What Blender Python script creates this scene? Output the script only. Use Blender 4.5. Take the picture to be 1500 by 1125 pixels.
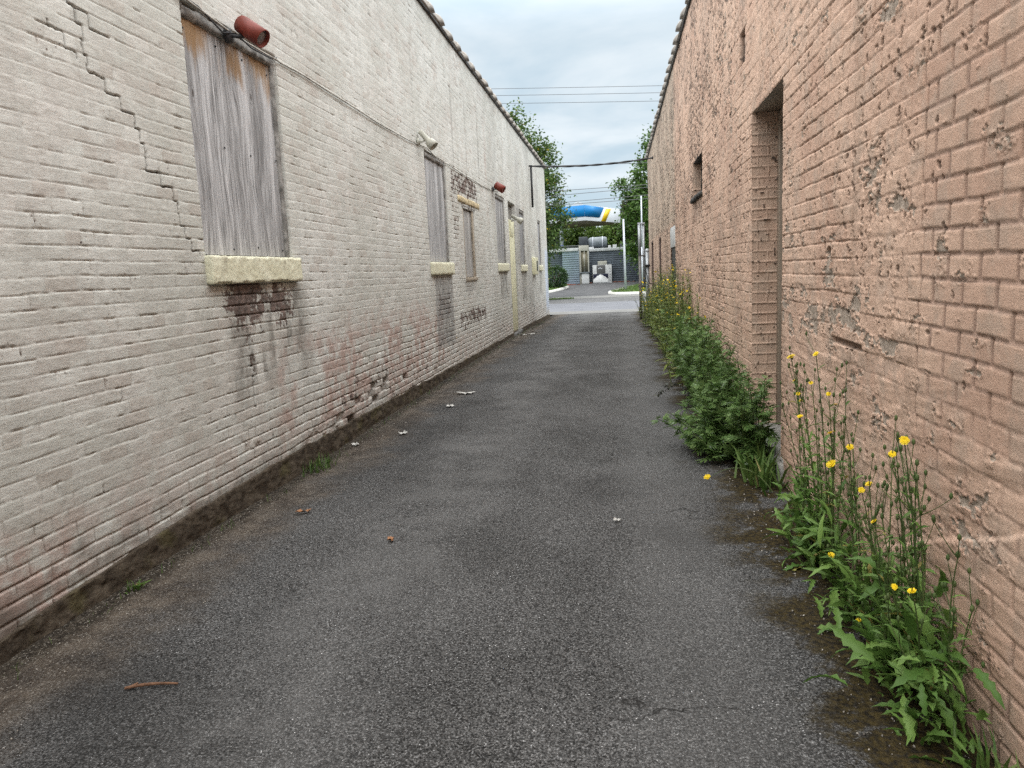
import bpy, bmesh, math, random
import numpy as np
from mathutils import Matrix, Vector

C = bpy.context.scene
for o in list(bpy.data.objects):
    bpy.data.objects.remove(o)

# ------------------------------------------------------------------ camera
F_PX = 1086.873
cam_d = bpy.data.cameras.new('camera')
cam = bpy.data.objects.new('camera', cam_d)
C.collection.objects.link(cam)
cam_d.sensor_fit = 'HORIZONTAL'
cam_d.sensor_width = 36.0
cam_d.lens = 36.0 * F_PX / 1500.0
cam_d.clip_start = 0.05
cam_d.clip_end = 2000
_vp = np.array([905 - 750, 392 - 562.5, F_PX]); _vp /= np.linalg.norm(_vp)
_dn = np.array([1090 - 750, 7800 - 562.5, F_PX]); _dn /= np.linalg.norm(_dn)
_rt = np.cross(_dn, _vp); _rt /= np.linalg.norm(_rt)
_dn = np.cross(_vp, _rt)
_R = np.array([_rt, _vp, -_dn])            # image axes (right, down, forward) -> world
cx, cy_, cz = _R[:, 0], -_R[:, 1], -_R[:, 2]
cam.matrix_world = Matrix(((cx[0], cy_[0], cz[0], 0), (cx[1], cy_[1], cz[1], 0), (cx[2], cy_[2], cz[2], 1.6), (0, 0, 0, 1)))
C.camera = cam

# ------------------------------------------------------------------ world, sun, exposure
SUN_EL, SUN_AZ = math.radians(58), math.radians(200)     # azimuth clockwise from +Y
w = bpy.data.worlds.new('World'); C.world = w; w.use_nodes = True
nt = w.node_tree; nt.nodes.clear()
N = lambda t, **k: _mk(nt, t, **k)
def _mk(tree, t, **k):
    n = tree.nodes.new(t)
    for a, b in k.items(): setattr(n, a, b)
    return n
def math_node(tree, op, a, b=None, c=None, clamp=False):
    n = tree.nodes.new('ShaderNodeMath'); n.operation = op; n.use_clamp = clamp
    for i, v in enumerate((a, b, c)):
        if v is None: continue
        if isinstance(v, (int, float)): n.inputs[i].default_value = v
        else: tree.links.new(v, n.inputs[i])
    return n.outputs[0]
def maprange(tree, v, a, b, c=0.0, d=1.0, smooth=True):
    n = tree.nodes.new('ShaderNodeMapRange')
    n.interpolation_type = 'SMOOTHSTEP' if smooth else 'LINEAR'
    tree.links.new(v, n.inputs[0])
    for i, x in zip((1, 2, 3, 4), (a, b, c, d)): n.inputs[i].default_value = x
    return n.outputs[0]
sky = N('ShaderNodeTexSky', sky_type='NISHITA', sun_disc=False)
sky.sun_elevation = SUN_EL; sky.sun_rotation = SUN_AZ
tc = N('ShaderNodeTexCoord')
sp = N('ShaderNodeSeparateXYZ'); nt.links.new(tc.outputs['Generated'], sp.inputs[0])
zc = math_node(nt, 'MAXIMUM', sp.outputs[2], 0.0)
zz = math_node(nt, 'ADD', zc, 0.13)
px = math_node(nt, 'DIVIDE', sp.outputs[0], zz); py = math_node(nt, 'DIVIDE', sp.outputs[1], zz)
cmb = N('ShaderNodeCombineXYZ'); nt.links.new(px, cmb.inputs[0]); nt.links.new(py, cmb.inputs[1])
n1 = N('ShaderNodeTexNoise'); n1.inputs['Scale'].default_value = 1.15; n1.inputs['Detail'].default_value = 6; n1.inputs['Roughness'].default_value = .52; n1.inputs['Distortion'].default_value = .25
nt.links.new(cmb.outputs[0], n1.inputs['Vector'])
cl = maprange(nt, n1.outputs[0], .36, .66)
mixc = N('ShaderNodeMix', data_type='RGBA')
nt.links.new(cl, mixc.inputs[0])
mixc.inputs[6].default_value = (.43, .535, .61, 1); mixc.inputs[7].default_value = (.65, .705, .74, 1)
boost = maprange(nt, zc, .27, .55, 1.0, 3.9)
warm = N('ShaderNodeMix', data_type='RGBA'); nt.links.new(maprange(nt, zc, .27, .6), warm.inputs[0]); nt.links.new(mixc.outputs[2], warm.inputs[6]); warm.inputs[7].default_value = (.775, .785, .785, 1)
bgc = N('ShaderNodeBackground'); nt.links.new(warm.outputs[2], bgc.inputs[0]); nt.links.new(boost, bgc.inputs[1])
bgs = N('ShaderNodeBackground'); nt.links.new(sky.outputs[0], bgs.inputs[0]); bgs.inputs[1].default_value = 0.08
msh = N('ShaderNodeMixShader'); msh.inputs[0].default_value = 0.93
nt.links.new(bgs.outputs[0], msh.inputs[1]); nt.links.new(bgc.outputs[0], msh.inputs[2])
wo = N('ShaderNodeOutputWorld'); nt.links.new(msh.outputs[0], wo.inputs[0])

sd = bpy.data.lights.new('sun', 'SUN'); so = bpy.data.objects.new('sun', sd); C.collection.objects.link(so)
sd.energy = 0.9; sd.angle = math.radians(25); sd.color = (1, .96, .9)
_s = Vector((math.sin(SUN_AZ) * math.cos(SUN_EL), math.cos(SUN_AZ) * math.cos(SUN_EL), math.sin(SUN_EL)))
so.rotation_euler = _s.to_track_quat('Z', 'Y').to_euler()
C.view_settings.view_transform = 'Standard'; C.view_settings.look = 'None'
C.view_settings.exposure = 0.47; C.view_settings.gamma = 1.0
C.render.engine = 'CYCLES'
C.cycles.use_denoising = False
C.cycles.max_bounces = 6; C.cycles.diffuse_bounces = 4; C.cycles.transparent_max_bounces = 8

# ------------------------------------------------------------------ numpy noise
def _hash(ix, iy, seed):
    h = (ix.astype(np.int64) * 374761393 + iy.astype(np.int64) * 668265263 + seed * 974711) & 0xffffffff
    h = ((h ^ (h >> 13)) * 1274126177) & 0xffffffff
    h = ((h ^ (h >> 16)) * 2246822519) & 0xffffffff
    h = h ^ (h >> 15)
    return (h & 0xffffff) / float(0xffffff)
def vnoise(x, y, seed=0):
    ix, iy = np.floor(x), np.floor(y)
    fx, fy = x - ix, y - iy
    fx = fx * fx * (3 - 2 * fx); fy = fy * fy * (3 - 2 * fy)
    a = _hash(ix, iy, seed); b = _hash(ix + 1, iy, seed); c = _hash(ix, iy + 1, seed); d = _hash(ix + 1, iy + 1, seed)
    return (a * (1 - fx) + b * fx) * (1 - fy) + (c * (1 - fx) + d * fx) * fy
def fbm(x, y, octv=4, seed=0, rough=.5):
    s = 0; amp = 1; tot = 0
    for i in range(octv):
        s = s + amp * vnoise(x * 2 ** i + 17.3 * i, y * 2 ** i - 9.1 * i, seed + i * 31); tot += amp; amp *= rough
    return s / tot
def sstep(x, a, b):
    t = np.clip((x - a) / (b - a), 0, 1); return t * t * (3 - 2 * t)
def boxm(u, v, u0, u1, v0, v1, s=.05):
    return sstep(u, u0 - s, u0 + s) * (1 - sstep(u, u1 - s, u1 + s)) * sstep(v, v0 - s, v0 + s) * (1 - sstep(v, v1 - s, v1 + s))
def blob(u, v, cu, cv, ru, rv):
    return np.exp(-(((u - cu) / ru) ** 2 + ((v - cv) / rv) ** 2))

# ------------------------------------------------------------------ mesh helpers
def world_loc(p):
    l = Vector((0, 0, 0))
    while p is not None:
        l = l + p.location; p = p.parent
    return np.array(l)
def raw_mesh(name, V, loops, starts, mat=None, smooth=False, attrs=None):
    me = bpy.data.meshes.new(name)
    V = np.asarray(V, dtype=np.float32)
    me.vertices.add(len(V)); me.vertices.foreach_set('co', V.ravel())
    me.loops.add(len(loops)); me.loops.foreach_set('vertex_index', np.asarray(loops, dtype=np.int32))
    me.polygons.add(len(starts)); me.polygons.foreach_set('loop_start', np.asarray(starts, dtype=np.int32))
    me.update(calc_edges=True)
    if smooth: me.polygons.foreach_set('use_smooth', np.ones(len(starts), dtype=bool))
    for k, a in (attrs or {}).items():
        at = me.color_attributes.new(k, 'FLOAT_COLOR', 'POINT')
        at.data.foreach_set('color', np.asarray(a, dtype=np.float32).ravel())
    if mat: me.materials.append(mat)
    return me
class MB:
    """collects polygons (world coordinates) and links them as ONE mesh"""
    def __init__(s): s.V = []; s.L = []; s.S = []; s.n = 0; s.nl = 0
    def add(s, V, F):
        V = np.asarray(V, dtype=float).reshape(-1, 3)
        if isinstance(F, np.ndarray):
            k = F.shape[1]; s.L.append((F + s.n).ravel()); s.S.append(s.nl + np.arange(len(F)) * k); s.nl += F.size
        else:
            for f in F:
                s.L.append(np.array(f) + s.n); s.S.append(np.array([s.nl])); s.nl += len(f)
        s.V.append(V); s.n += len(V)
        return s
    def build(s, name, mat, parent=None, smooth=False, attrs=None):
        V = np.concatenate(s.V)
        if parent is not None: V = V - world_loc(parent)
        me = raw_mesh(name, V, np.concatenate(s.L), np.concatenate(s.S), mat, smooth, attrs)
        o = bpy.data.objects.new(name, me); C.collection.objects.link(o)
        if parent is not None: o.parent = parent
        return o
def box(mb, x0, x1, y0, y1, z0, z1, bev=0.0, R=None, org=None):
    if bev <= 0:
        V = np.array([(x, y, z) for x in (x0, x1) for y in (y0, y1) for z in (z0, z1)], float)
        F = np.array([[0, 1, 3, 2], [4, 6, 7, 5], [0, 4, 5, 1], [2, 3, 7, 6], [0, 2, 6, 4], [1, 5, 7, 3]])
        fl = [list(f) for f in F]
    else:
        bm = bmesh.new(); bmesh.ops.create_cube(bm, size=1)
        for v in bm.verts: v.co = Vector(((x0 + x1) / 2 + v.co.x * (x1 - x0), (y0 + y1) / 2 + v.co.y * (y1 - y0), (z0 + z1) / 2 + v.co.z * (z1 - z0)))
        bmesh.ops.bevel(bm, geom=bm.edges[:], offset=bev, segments=2, affect='EDGES', profile=.5)
        bm.verts.index_update()
        V = np.array([v.co[:] for v in bm.verts]); fl = [[v.index for v in f.verts] for f in bm.faces]; bm.free()
    if R is not None: V = (V - np.array(org)) @ np.array(R).T + np.array(org)
    return mb.add(V, fl)
def tube(mb, pts, rad, n=8, caps=True):
    pts = np.asarray(pts, float); k = len(pts)
    rad = np.full(k, rad) if np.isscalar(rad) else np.asarray(rad, float)
    T = np.gradient(pts, axis=0); T /= np.linalg.norm(T, axis=1)[:, None] + 1e-12
    up = np.array([0, 0, 1.0]) if abs(T[0][2]) < .9 else np.array([1.0, 0, 0])
    V = []
    for i in range(k):
        a = np.cross(T[i], up); a /= np.linalg.norm(a) + 1e-12; b = np.cross(T[i], a)
        up = up if abs(np.dot(T[i], up)) < .95 else b
        ang = np.arange(n) * 2 * math.pi / n
        V.append(pts[i] + rad[i] * (np.cos(ang)[:, None] * a + np.sin(ang)[:, None] * b))
    F = [[i * n + j, i * n + (j + 1) % n, (i + 1) * n + (j + 1) % n, (i + 1) * n + j] for i in range(k - 1) for j in range(n)]
    if caps: F += [list(range(n))[::-1], [(k - 1) * n + j for j in range(n)]]
    return mb.add(np.concatenate(V), F)
def lathe(mb, prof, org, axis, n=24):
    """prof: (distance along axis, radius)"""
    ax = np.array(axis, float); ax /= np.linalg.norm(ax)
    a = np.cross(ax, [0, 0, 1.0] if abs(ax[2]) < .9 else [1.0, 0, 0]); a /= np.linalg.norm(a); b = np.cross(ax, a)
    ang = np.arange(n) * 2 * math.pi / n
    V = [np.array(org) + d * ax + r * (np.cos(ang)[:, None] * a + np.sin(ang)[:, None] * b) for d, r in prof]
    F = [[i * n + j, (i + 1) * n + j, (i + 1) * n + (j + 1) % n, i * n + (j + 1) % n] for i in range(len(prof) - 1) for j in range(n)]
    return mb.add(np.concatenate(V), F)
def rough_box(mb, x0, x1, y0, y1, z0, z1, step=.02, amp=.006, freq=30, seed=0, rnd=.012):
    """a box with subdivided, lumpy faces and worn corners"""
    lo = np.array([x0, y0, z0]); hi = np.array([x1, y1, z1])
    bm = bmesh.new()
    nx, ny, nz = [max(2, int(round(d / step))) for d in hi - lo]
    idx = {}
    def vert(i, j, k):
        key = (i, j, k)
        if key not in idx: idx[key] = len(idx)
        return idx[key]
    F = []
    for i in range(nx):
        for j in range(ny):
            F.append([vert(i, j, 0), vert(i, j + 1, 0), vert(i + 1, j + 1, 0), vert(i + 1, j, 0)])
            F.append([vert(i, j, nz), vert(i + 1, j, nz), vert(i + 1, j + 1, nz), vert(i, j + 1, nz)])
        for k in range(nz):
            F.append([vert(i, 0, k), vert(i + 1, 0, k), vert(i + 1, 0, k + 1), vert(i, 0, k + 1)])
            F.append([vert(i, ny, k), vert(i, ny, k + 1), vert(i + 1, ny, k + 1), vert(i + 1, ny, k)])
    for j in range(ny):
        for k in range(nz):
            F.append([vert(0, j, k), vert(0, j, k + 1), vert(0, j + 1, k + 1), vert(0, j + 1, k)])
            F.append([vert(nx, j, k), vert(nx, j + 1, k), vert(nx, j + 1, k + 1), vert(nx, j, k + 1)])
    bm.free()
    K = np.array(list(idx.keys()), float) / np.array([nx, ny, nz])
    V = lo + K * (hi - lo)
    ctr = (lo + hi) / 2; half = (hi - lo) / 2
    d = V - ctr
    inner = np.clip(d, -(half - rnd), half - rnd)
    e = d - inner; ln = np.linalg.norm(e, axis=1)[:, None] + 1e-9
    nrm = e / ln
    V = ctr + inner + nrm * rnd
    a = fbm(V[:, 0] * freq + V[:, 1] * freq, V[:, 2] * freq + V[:, 1] * freq * .31, 3, seed) - .5
    V = V + nrm * (a * 2 * amp)[:, None]
    edge = (np.abs(e) > rnd * .25).sum(1) >= 2
    V = V - nrm * (edge * rnd * 1.1 * sstep(fbm(V[:, 0] * 9 + V[:, 1] * 9, V[:, 2] * 9 + V[:, 0] * 5, 3, seed + 3), .48, .62))[:, None]
    return mb.add(V, np.array(F))
def grid_mesh(us, vs, P, keep=None):
    """P: (nv, nu, 3) -> V, F"""
    nu, nv = len(us), len(vs)
    i = np.arange(nu * nv).reshape(nv, nu)
    F = np.stack([i[:-1, :-1], i[:-1, 1:], i[1:, 1:], i[1:, :-1]], -1)
    if keep is not None: F = F[keep]
    return P.reshape(-1, 3), F.reshape(-1, 4)
def rot_arrays(az, pitch, roll):
    """local x axis points out along az, raised by pitch; returns (N,3,3)"""
    ca, sa, cp, sp_, cr, sr = np.cos(az), np.sin(az), np.cos(pitch), np.sin(pitch), np.cos(roll), np.sin(roll)
    X = np.stack([ca * cp, sa * cp, sp_], -1)
    Y0 = np.stack([-sa, ca, 0 * az], -1); Z0 = np.stack([-ca * sp_, -sa * sp_, cp], -1)
    Y = cr[:, None] * Y0 + sr[:, None] * Z0; Z = -sr[:, None] * Y0 + cr[:, None] * Z0
    return np.stack([X, Y, Z], -1)
def instances(mb, TV, TF, pos, R, sc):
    TV = np.asarray(TV, float); TF = np.asarray(TF)
    V = np.einsum('nij,kj->nki', R, TV) * np.asarray(sc).reshape(-1, 1, 1) + pos[:, None, :]
    F = (TF[None] + (np.arange(len(pos)) * len(TV))[:, None, None]).reshape(-1, TF.shape[1])
    return mb.add(V.reshape(-1, 3), F)

def tag(o, label=None, cat=None, group=None, kind=None):
    if label: o['label'] = label
    if cat: o['category'] = cat
    if group: o['group'] = group
    if kind: o['kind'] = kind
    return o
def empty(name, loc, label=None, cat=None, group=None):
    o = bpy.data.objects.new(name, None); C.collection.objects.link(o); o.location = loc
    return tag(o, label, cat, group)
def copy_tree(o, loc):
    r = o.copy(); C.collection.objects.link(r); r.location = loc
    for ch in list(o.children):
        c = ch.copy(); C.collection.objects.link(c); c.parent = r
        for g in list(ch.children):
            d = g.copy(); C.collection.objects.link(d); d.parent = c
    return r

# ------------------------------------------------------------------ material helpers
class Mat:
    def __init__(s, name, rough=.8, spec=.3):
        s.m = bpy.data.materials.new(name); s.m.use_nodes = True; s.t = s.m.node_tree
        s.b = s.t.nodes['Principled BSDF']; s.b.inputs['Roughness'].default_value = rough
        s.b.inputs['Specular IOR Level'].default_value = spec
        s.tc = s.t.nodes.new('ShaderNodeTexCoord'); s.obj = s.tc.outputs['Object']
    def coord(s, scale=(1, 1, 1), rot=(0, 0, 0)):
        n = s.t.nodes.new('ShaderNodeMapping'); n.inputs['Scale'].default_value = scale; n.inputs['Rotation'].default_value = rot
        s.t.links.new(s.obj, n.inputs[0]); return n.outputs[0]
    def noise(s, scale, detail=4, rough=.55, vec=None, dist=0.0):
        n = s.t.nodes.new('ShaderNodeTexNoise'); n.inputs['Scale'].default_value = scale; n.inputs['Detail'].default_value = detail
        n.inputs['Roughness'].default_value = rough; n.inputs['Distortion'].default_value = dist
        s.t.links.new(vec if vec is not None else s.obj, n.inputs['Vector']); return n.outputs[0]
    def voronoi(s, scale, vec=None, feature='F1', out='Distance'):
        n = s.t.nodes.new('ShaderNodeTexVoronoi'); n.feature = feature; n.inputs['Scale'].default_value = scale
        s.t.links.new(vec if vec is not None else s.obj, n.inputs['Vector']); return n.outputs[out]
    def sep(s, vec):
        n = s.t.nodes.new('ShaderNodeSeparateXYZ'); s.t.links.new(vec, n.inputs[0]); return n.outputs
    def attr(s, name):
        n = s.t.nodes.new('ShaderNodeAttribute'); n.attribute_name = name
        q = s.t.nodes.new('ShaderNodeSeparateColor'); s.t.links.new(n.outputs['Color'], q.inputs[0])
        return q.outputs[0], q.outputs[1], q.outputs[2], n.outputs['Alpha']
    def mix(s, f, a, b, mode='MIX'):
        n = s.t.nodes.new('ShaderNodeMix'); n.data_type = 'RGBA'; n.blend_type = mode
        for i, v in ((0, f), (6, a), (7, b)):
            if isinstance(v, (int, float)): n.inputs[i].default_value = v
            elif isinstance(v, tuple): n.inputs[i].default_value = v + (1,)
            else: s.t.links.new(v, n.inputs[i])
        return n.outputs[2]
    def M(s, op, a, b=None, c=None, clamp=False): return math_node(s.t, op, a, b, c, clamp)
    def mr(s, v, a, b, c=0., d=1., smooth=True): return maprange(s.t, v, a, b, c, d, smooth)
    def island(s):
        n = s.t.nodes.new('ShaderNodeNewGeometry'); return n.outputs['Random Per Island']
    def color(s, c):
        if isinstance(c, tuple): s.b.inputs['Base Color'].default_value = c + (1,)
        else: s.t.links.new(c, s.b.inputs['Base Color'])
        return s
    def rough(s, v): s.t.links.new(v, s.b.inputs['Roughness']); return s
    def bump(s, h, strength=.5, dist=.005):
        n = s.t.nodes.new('ShaderNodeBump'); n.inputs['Strength'].default_value = strength; n.inputs['Distance'].default_value = dist
        s.t.links.new(h, n.inputs['Height']); s.t.links.new(n.outputs[0], s.b.inputs['Normal']); return s
    def translucent(s, f, col):
        out = s.t.nodes['Material Output']; tr = s.t.nodes.new('ShaderNodeBsdfTranslucent')
        if isinstance(col, tuple): tr.inputs[0].default_value = col + (1,)
        else: s.t.links.new(col, tr.inputs[0])
        mx = s.t.nodes.new('ShaderNodeMixShader'); mx.inputs[0].default_value = f
        s.t.links.new(s.b.outputs[0], mx.inputs[1]); s.t.links.new(tr.outputs[0], mx.inputs[2]); s.t.links.new(mx.outputs[0], out.inputs[0])
        return s
def simple(name, col, rough=.6, var=.25, scale=12, bump=.15, spec=.3, metal=0.0):
    """a painted or plain surface with some unevenness"""
    m = Mat(name, rough, spec)
    n = m.noise(scale, 5)
    dark = tuple(c * (1 - var) for c in col); lite = tuple(min(1, c * (1 + var * .6)) for c in col)
    m.color(m.mix(m.mr(n, .3, .7), dark, lite)); m.b.inputs['Metallic'].default_value = metal
    m.bump(m.noise(scale * 8, 3), bump, .004)
    return m.m
def leafmat(name, a, b, dry=None, tr=.25):
    m = Mat(name, .55, .25)
    r = m.island(); n = m.noise(3.0, 3)
    c = m.mix(m.mr(r, 0, 1, 0, 1, False), a, b)
    c = m.mix(m.M('MULTIPLY', m.mr(n, .3, .75), .55), c, tuple(x * .55 for x in a))
    if dry: c = m.mix(m.mr(r, .965, .975), c, dry)
    m.color(c); m.translucent(tr, c)
    return m.m

M = {}
# --- left wall: off-white paint on old brick
m = Mat('white_painted_brick', .85, .2)
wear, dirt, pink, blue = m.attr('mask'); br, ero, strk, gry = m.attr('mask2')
big = m.noise(.9, 5); fine = m.noise(26, 6, .62); drip = m.noise(1.0, 5, .6, m.coord((6, 9, .7))); speck = m.noise(90, 4, .6)
c = m.mix(m.mr(big, .35, .68), (.505, .505, .462), (.62, .622, .585))
c = m.mix(m.M('MULTIPLY', m.mr(drip, .42, .66), .34), c, (.44, .435, .405))
c = m.mix(m.mr(br, .45, 1, 0, .40, False), c, (.46, .45, .41)); c = m.mix(m.mr(br, .4, 0, 0, .4, False), c, (.68, .67, .63)); c = m.mix(m.M('MULTIPLY', m.mr(br, .90, .94), .22), c, (.45, .37, .32))
c = m.mix(m.M('MULTIPLY', m.mr(fine, .5, .72), .30), c, (.66, .64, .58))
c = m.mix(m.M('MULTIPLY', m.mr(fine, .46, .28), .35), c, (.33, .315, .28))
pk = m.M('MULTIPLY', pink, m.mr(m.noise(7, 5), .34, .6))
c = m.mix(pk, c, (.42, .325, .285))
# paint lost: dark old brick with pale mortar rests
wv = m.mr(m.M('ADD', wear, m.M('MULTIPLY', m.M('SUBTRACT', fine, .5), 1.5)), .45, .60)
bcol = m.mix(m.mr(m.noise(14, 4), .3, .7), (.085, .066, .058), (.21, .155, .135))
bcol = m.mix(m.mr(speck, .60, .7), bcol, (.48, .46, .42))
c = m.mix(wv, c, bcol)
c = m.mix(m.M('MULTIPLY', blue, m.mr(m.noise(9, 5), .25, .5)), c, (.52, .58, .68))
gv = m.M('MULTIPLY', gry, m.mr(m.noise(11, 5, .6, m.coord((2, 2, .5))), .25, .6))
c = m.mix(gv, c, (.235, .23, .22))
dv = m.M('MULTIPLY', dirt, m.mr(m.noise(4.5, 6, .65), .25, .7))
c = m.mix(dv, c, (.10, .09, .075))
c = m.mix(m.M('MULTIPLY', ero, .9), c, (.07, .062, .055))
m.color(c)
m.bump(m.M('ADD', m.noise(120, 5, .65), m.M('MULTIPLY', m.noise(60, 3, .5, m.coord((1, .35, 1.6))), .8)), .55, .004)
M['lwall'] = m.m
# --- right wall: salmon paint, peeling
m = Mat('salmon_painted_brick', .82, .25)
peel, dirt, beige, br = m.attr('mask'); pit, grime, _a, _b = m.attr('mask2')
big = m.noise(1.1, 5); fine = m.noise(30, 6, .62); speck = m.noise(110, 4, .6)
c = m.mix(m.mr(big, .33, .68), (.475, .305, .225), (.615, .425, .32))
c = m.mix(m.mr(br, 0, 1, 0, .5, False), c, (.59, .415, .31))
c = m.mix(m.M('MULTIPLY', m.mr(fine, .5, .74), .35), c, (.63, .46, .355))
c = m.mix(m.M('MULTIPLY', m.mr(m.noise(5, 6, .65), .48, .62), .6), c, (.43, .325, .255)); c = m.mix(m.M('MULTIPLY', m.mr(m.noise(1.0, 5, .6, m.coord((3.2, 3.2, .35))), .52, .68), .45), c, (.33, .24, .18))
c = m.mix(m.M('MULTIPLY', beige, m.mr(m.noise(3, 5), .2, .55)), c, (.42, .335, .26))
pc = m.mix(m.mr(fine, .35, .65), (.27, .215, .17), (.42, .345, .28))
pc = m.mix(m.mr(speck, .62, .7), pc, (.50, .45, .39))
c = m.mix(m.mr(m.M('ADD', peel, m.M('MULTIPLY', m.M('SUBTRACT', fine, .5), .9)), .38, .58), c, pc)
c = m.mix(m.M('MULTIPLY', grime, m.mr(m.noise(8, 5, .6, m.coord((1, 1, .35))), .3, .65)), c, (.17, .125, .10))
c = m.mix(m.M('MULTIPLY', dirt, .8), c, (.30, .20, .155))
c = m.mix(pit, c, (.045, .032, .026))
m.color(c)
m.bump(m.M('ADD', m.noise(170, 5, .7), m.M('MULTIPLY', m.noise(45, 5, .65), 1.0)), .62, .005)
M['rwall'] = m.m
# --- plinth: dark mossy concrete
m = Mat('mossy_concrete', .95, .1)
n = m.noise(9, 6, .65); f = m.noise(60, 5, .65)
c = m.mix(m.mr(n, .3, .7), (.04, .031, .023), (.10, .081, .06))
c = m.mix(m.mr(f, .62, .75), c, (.18, .16, .135))
z = m.sep(m.obj)[2]
c = m.mix(m.M('MULTIPLY', m.mr(m.noise(3.2, 5), .56, .68), .4), c, (.09, .082, .028))
m.color(c).bump(f, .8, .012); M['plinth'] = m.m
# --- asphalt of the alley
def asphalt(name, dark, lite, agg, scale=75, alley=False):
    m = Mat(name, .95, .10)
    vec = m.coord()
    cell = m.t.nodes.new('ShaderNodeTexVoronoi'); cell.inputs['Scale'].default_value = scale
    m.t.links.new(m.obj, cell.inputs['Vector'])
    q = m.t.nodes.new('ShaderNodeSeparateColor'); m.t.links.new(cell.outputs['Color'], q.inputs[0])
    n = m.noise(.8, 5, .6); f = m.noise(120, 4, .65)
    c = m.mix(m.mr(n, .32, .68), dark, lite)
    c = m.mix(m.M('MULTIPLY', m.mr(f, .5, .68), .65), c, agg)
    c = m.mix(m.M('MULTIPLY', m.mr(f, .48, .34), .8), c, tuple(x * .3 for x in dark))
    st = m.M('MULTIPLY', m.mr(q.outputs[0], .72, .95), m.mr(cell.outputs['Distance'], .55, .15))
    c = m.mix(m.M('MULTIPLY', st, .55), c, agg)
    c = m.mix(m.M('MULTIPLY', m.mr(q.outputs[1], .98, .99), m.mr(cell.outputs['Distance'], .4, .2)), c, tuple(min(.6, x * 2.4) for x in agg))
    cellv = m.mr(q.outputs[2], 0, 1, .32, 1.85, False) if alley else None
    if alley:
        mul = m.t.nodes.new('ShaderNodeMix'); mul.data_type = 'RGBA'; mul.blend_type = 'MULTIPLY'; mul.inputs[0].default_value = 1
        cc_ = m.t.nodes.new('ShaderNodeCombineColor')
        for i_ in range(3): m.t.links.new(cellv, cc_.inputs[i_])
        m.t.links.new(c, mul.inputs[6]); m.t.links.new(cc_.outputs[0], mul.inputs[7]); c = mul.outputs[2]
        x, y, z = m.sep(m.obj)
        wob = m.M('MULTIPLY', m.M('SUBTRACT', m.noise(1.3, 5, .6), .5), 1.1)
        wl = m.M('ADD', x, wob)
        left = m.mr(wl, -2.0, -2.6); brown = m.mix(m.mr(m.noise(5, 6, .7), .38, .62), (.05, .036, .025), (.135, .108, .082))
        c = m.mix(m.M('MULTIPLY', left, .72), c, brown)
        c = m.mix(m.M('MULTIPLY', m.mr(m.M('ADD', x, m.M('MULTIPLY', wob, .18)), -2.52, -2.64), .85), c, m.mix(m.mr(m.noise(22, 4, .7), .4, .6), (.016, .013, .010), (.06, .05, .038)))
        c = m.mix(m.M('MULTIPLY', left, m.M('MULTIPLY', m.mr(q.outputs[2], .88, .94), .6)), c, (.26, .235, .20))
        moss = m.M('MULTIPLY', m.mr(wl, .50, .85), m.mr(m.noise(2.6, 6, .65), .42, .49))
        mcol = m.mix(m.mr(m.noise(40, 4), .35, .65), (.012, .009, .005), (.050, .036, .011))
        c = m.mix(m.M('MULTIPLY', moss, .93), c, mcol)
        c = m.mix(m.M('MULTIPLY', m.mr(m.noise(.55, 4, .6, m.coord((1, .6, 1))), .54, .66), .5), c, tuple(v * .55 for v in dark))
        # worn, polished strip where cars run
        tr = m.M('ADD', m.M('ABSOLUTE', m.M('ADD', m.M('ADD', x, m.M('MULTIPLY', wob, .8)), 1.30)), 0.0)
        c = m.mix(m.M('MULTIPLY', m.M('MULTIPLY', m.mr(tr, .55, .1), m.mr(m.noise(1.7, 5, .65), .35, .65)), .36), c, (.18, .178, .175))
        tr2 = m.M('ABSOLUTE', m.M('SUBTRACT', m.M('ADD', x, m.M('MULTIPLY', wob, .5)), .28))
        c = m.mix(m.M('MULTIPLY', m.mr(tr2, .4, .1), .22), c, (.15, .149, .147))
        ck = m.voronoi(.62, m.noise_vec(.9), 'DISTANCE_TO_EDGE')
        crk = m.M('MULTIPLY', m.mr(ck, .007, .001), m.mr(m.noise(.6, 3), .50, .60))
        c = m.mix(m.M('MULTIPLY', crk, .8), c, (.015, .014, .013))
    m.color(c)
    m.bump(m.M('ADD', m.M('MULTIPLY', cell.outputs['Distance'], -.8), f), .9, .008)
    return m.m
def _nv(s, amt):
    n = s.t.nodes.new('ShaderNodeTexNoise'); n.inputs['Scale'].default_value = 3; n.inputs['Detail'].default_value = 4
    s.t.links.new(s.obj, n.inputs['Vector'])
    v = s.t.nodes.new('ShaderNodeVectorMath'); v.operation = 'MULTIPLY_ADD'
    s.t.links.new(n.outputs['Color'], v.inputs[0]); v.inputs[1].default_value = (amt, amt, amt); s.t.links.new(s.obj, v.inputs[2])
    return v.outputs[0]
Mat.noise_vec = _nv
M['alley'] = asphalt('alley_asphalt', (.044, .0432, .042), (.074, .073, .072), (.22, .22, .22), 135, True)
M['road'] = asphalt('road_asphalt', (.125, .13, .145), (.155, .16, .175), (.2, .2, .2), 30)
M['shoulder'] = asphalt('shoulder_asphalt', (.085, .085, .088), (.125, .125, .125), (.22, .22, .22), 30)
M['forecourt'] = asphalt('forecourt_asphalt', (.06, .062, .065), (.09, .09, .093), (.17, .17, .17), 30)
def concrete(name, a, b, bump=.4):
    m = Mat(name, .9, .2); n = m.noise(1.2, 6, .6); f = m.noise(40, 5, .6)
    c = m.mix(m.mr(n, .3, .7), a, b); c = m.mix(m.M('MULTIPLY', m.mr(f, .5, .7), .3), c, tuple(x * .6 for x in a))
    m.color(c).bump(f, bump, .006); return m.m
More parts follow.
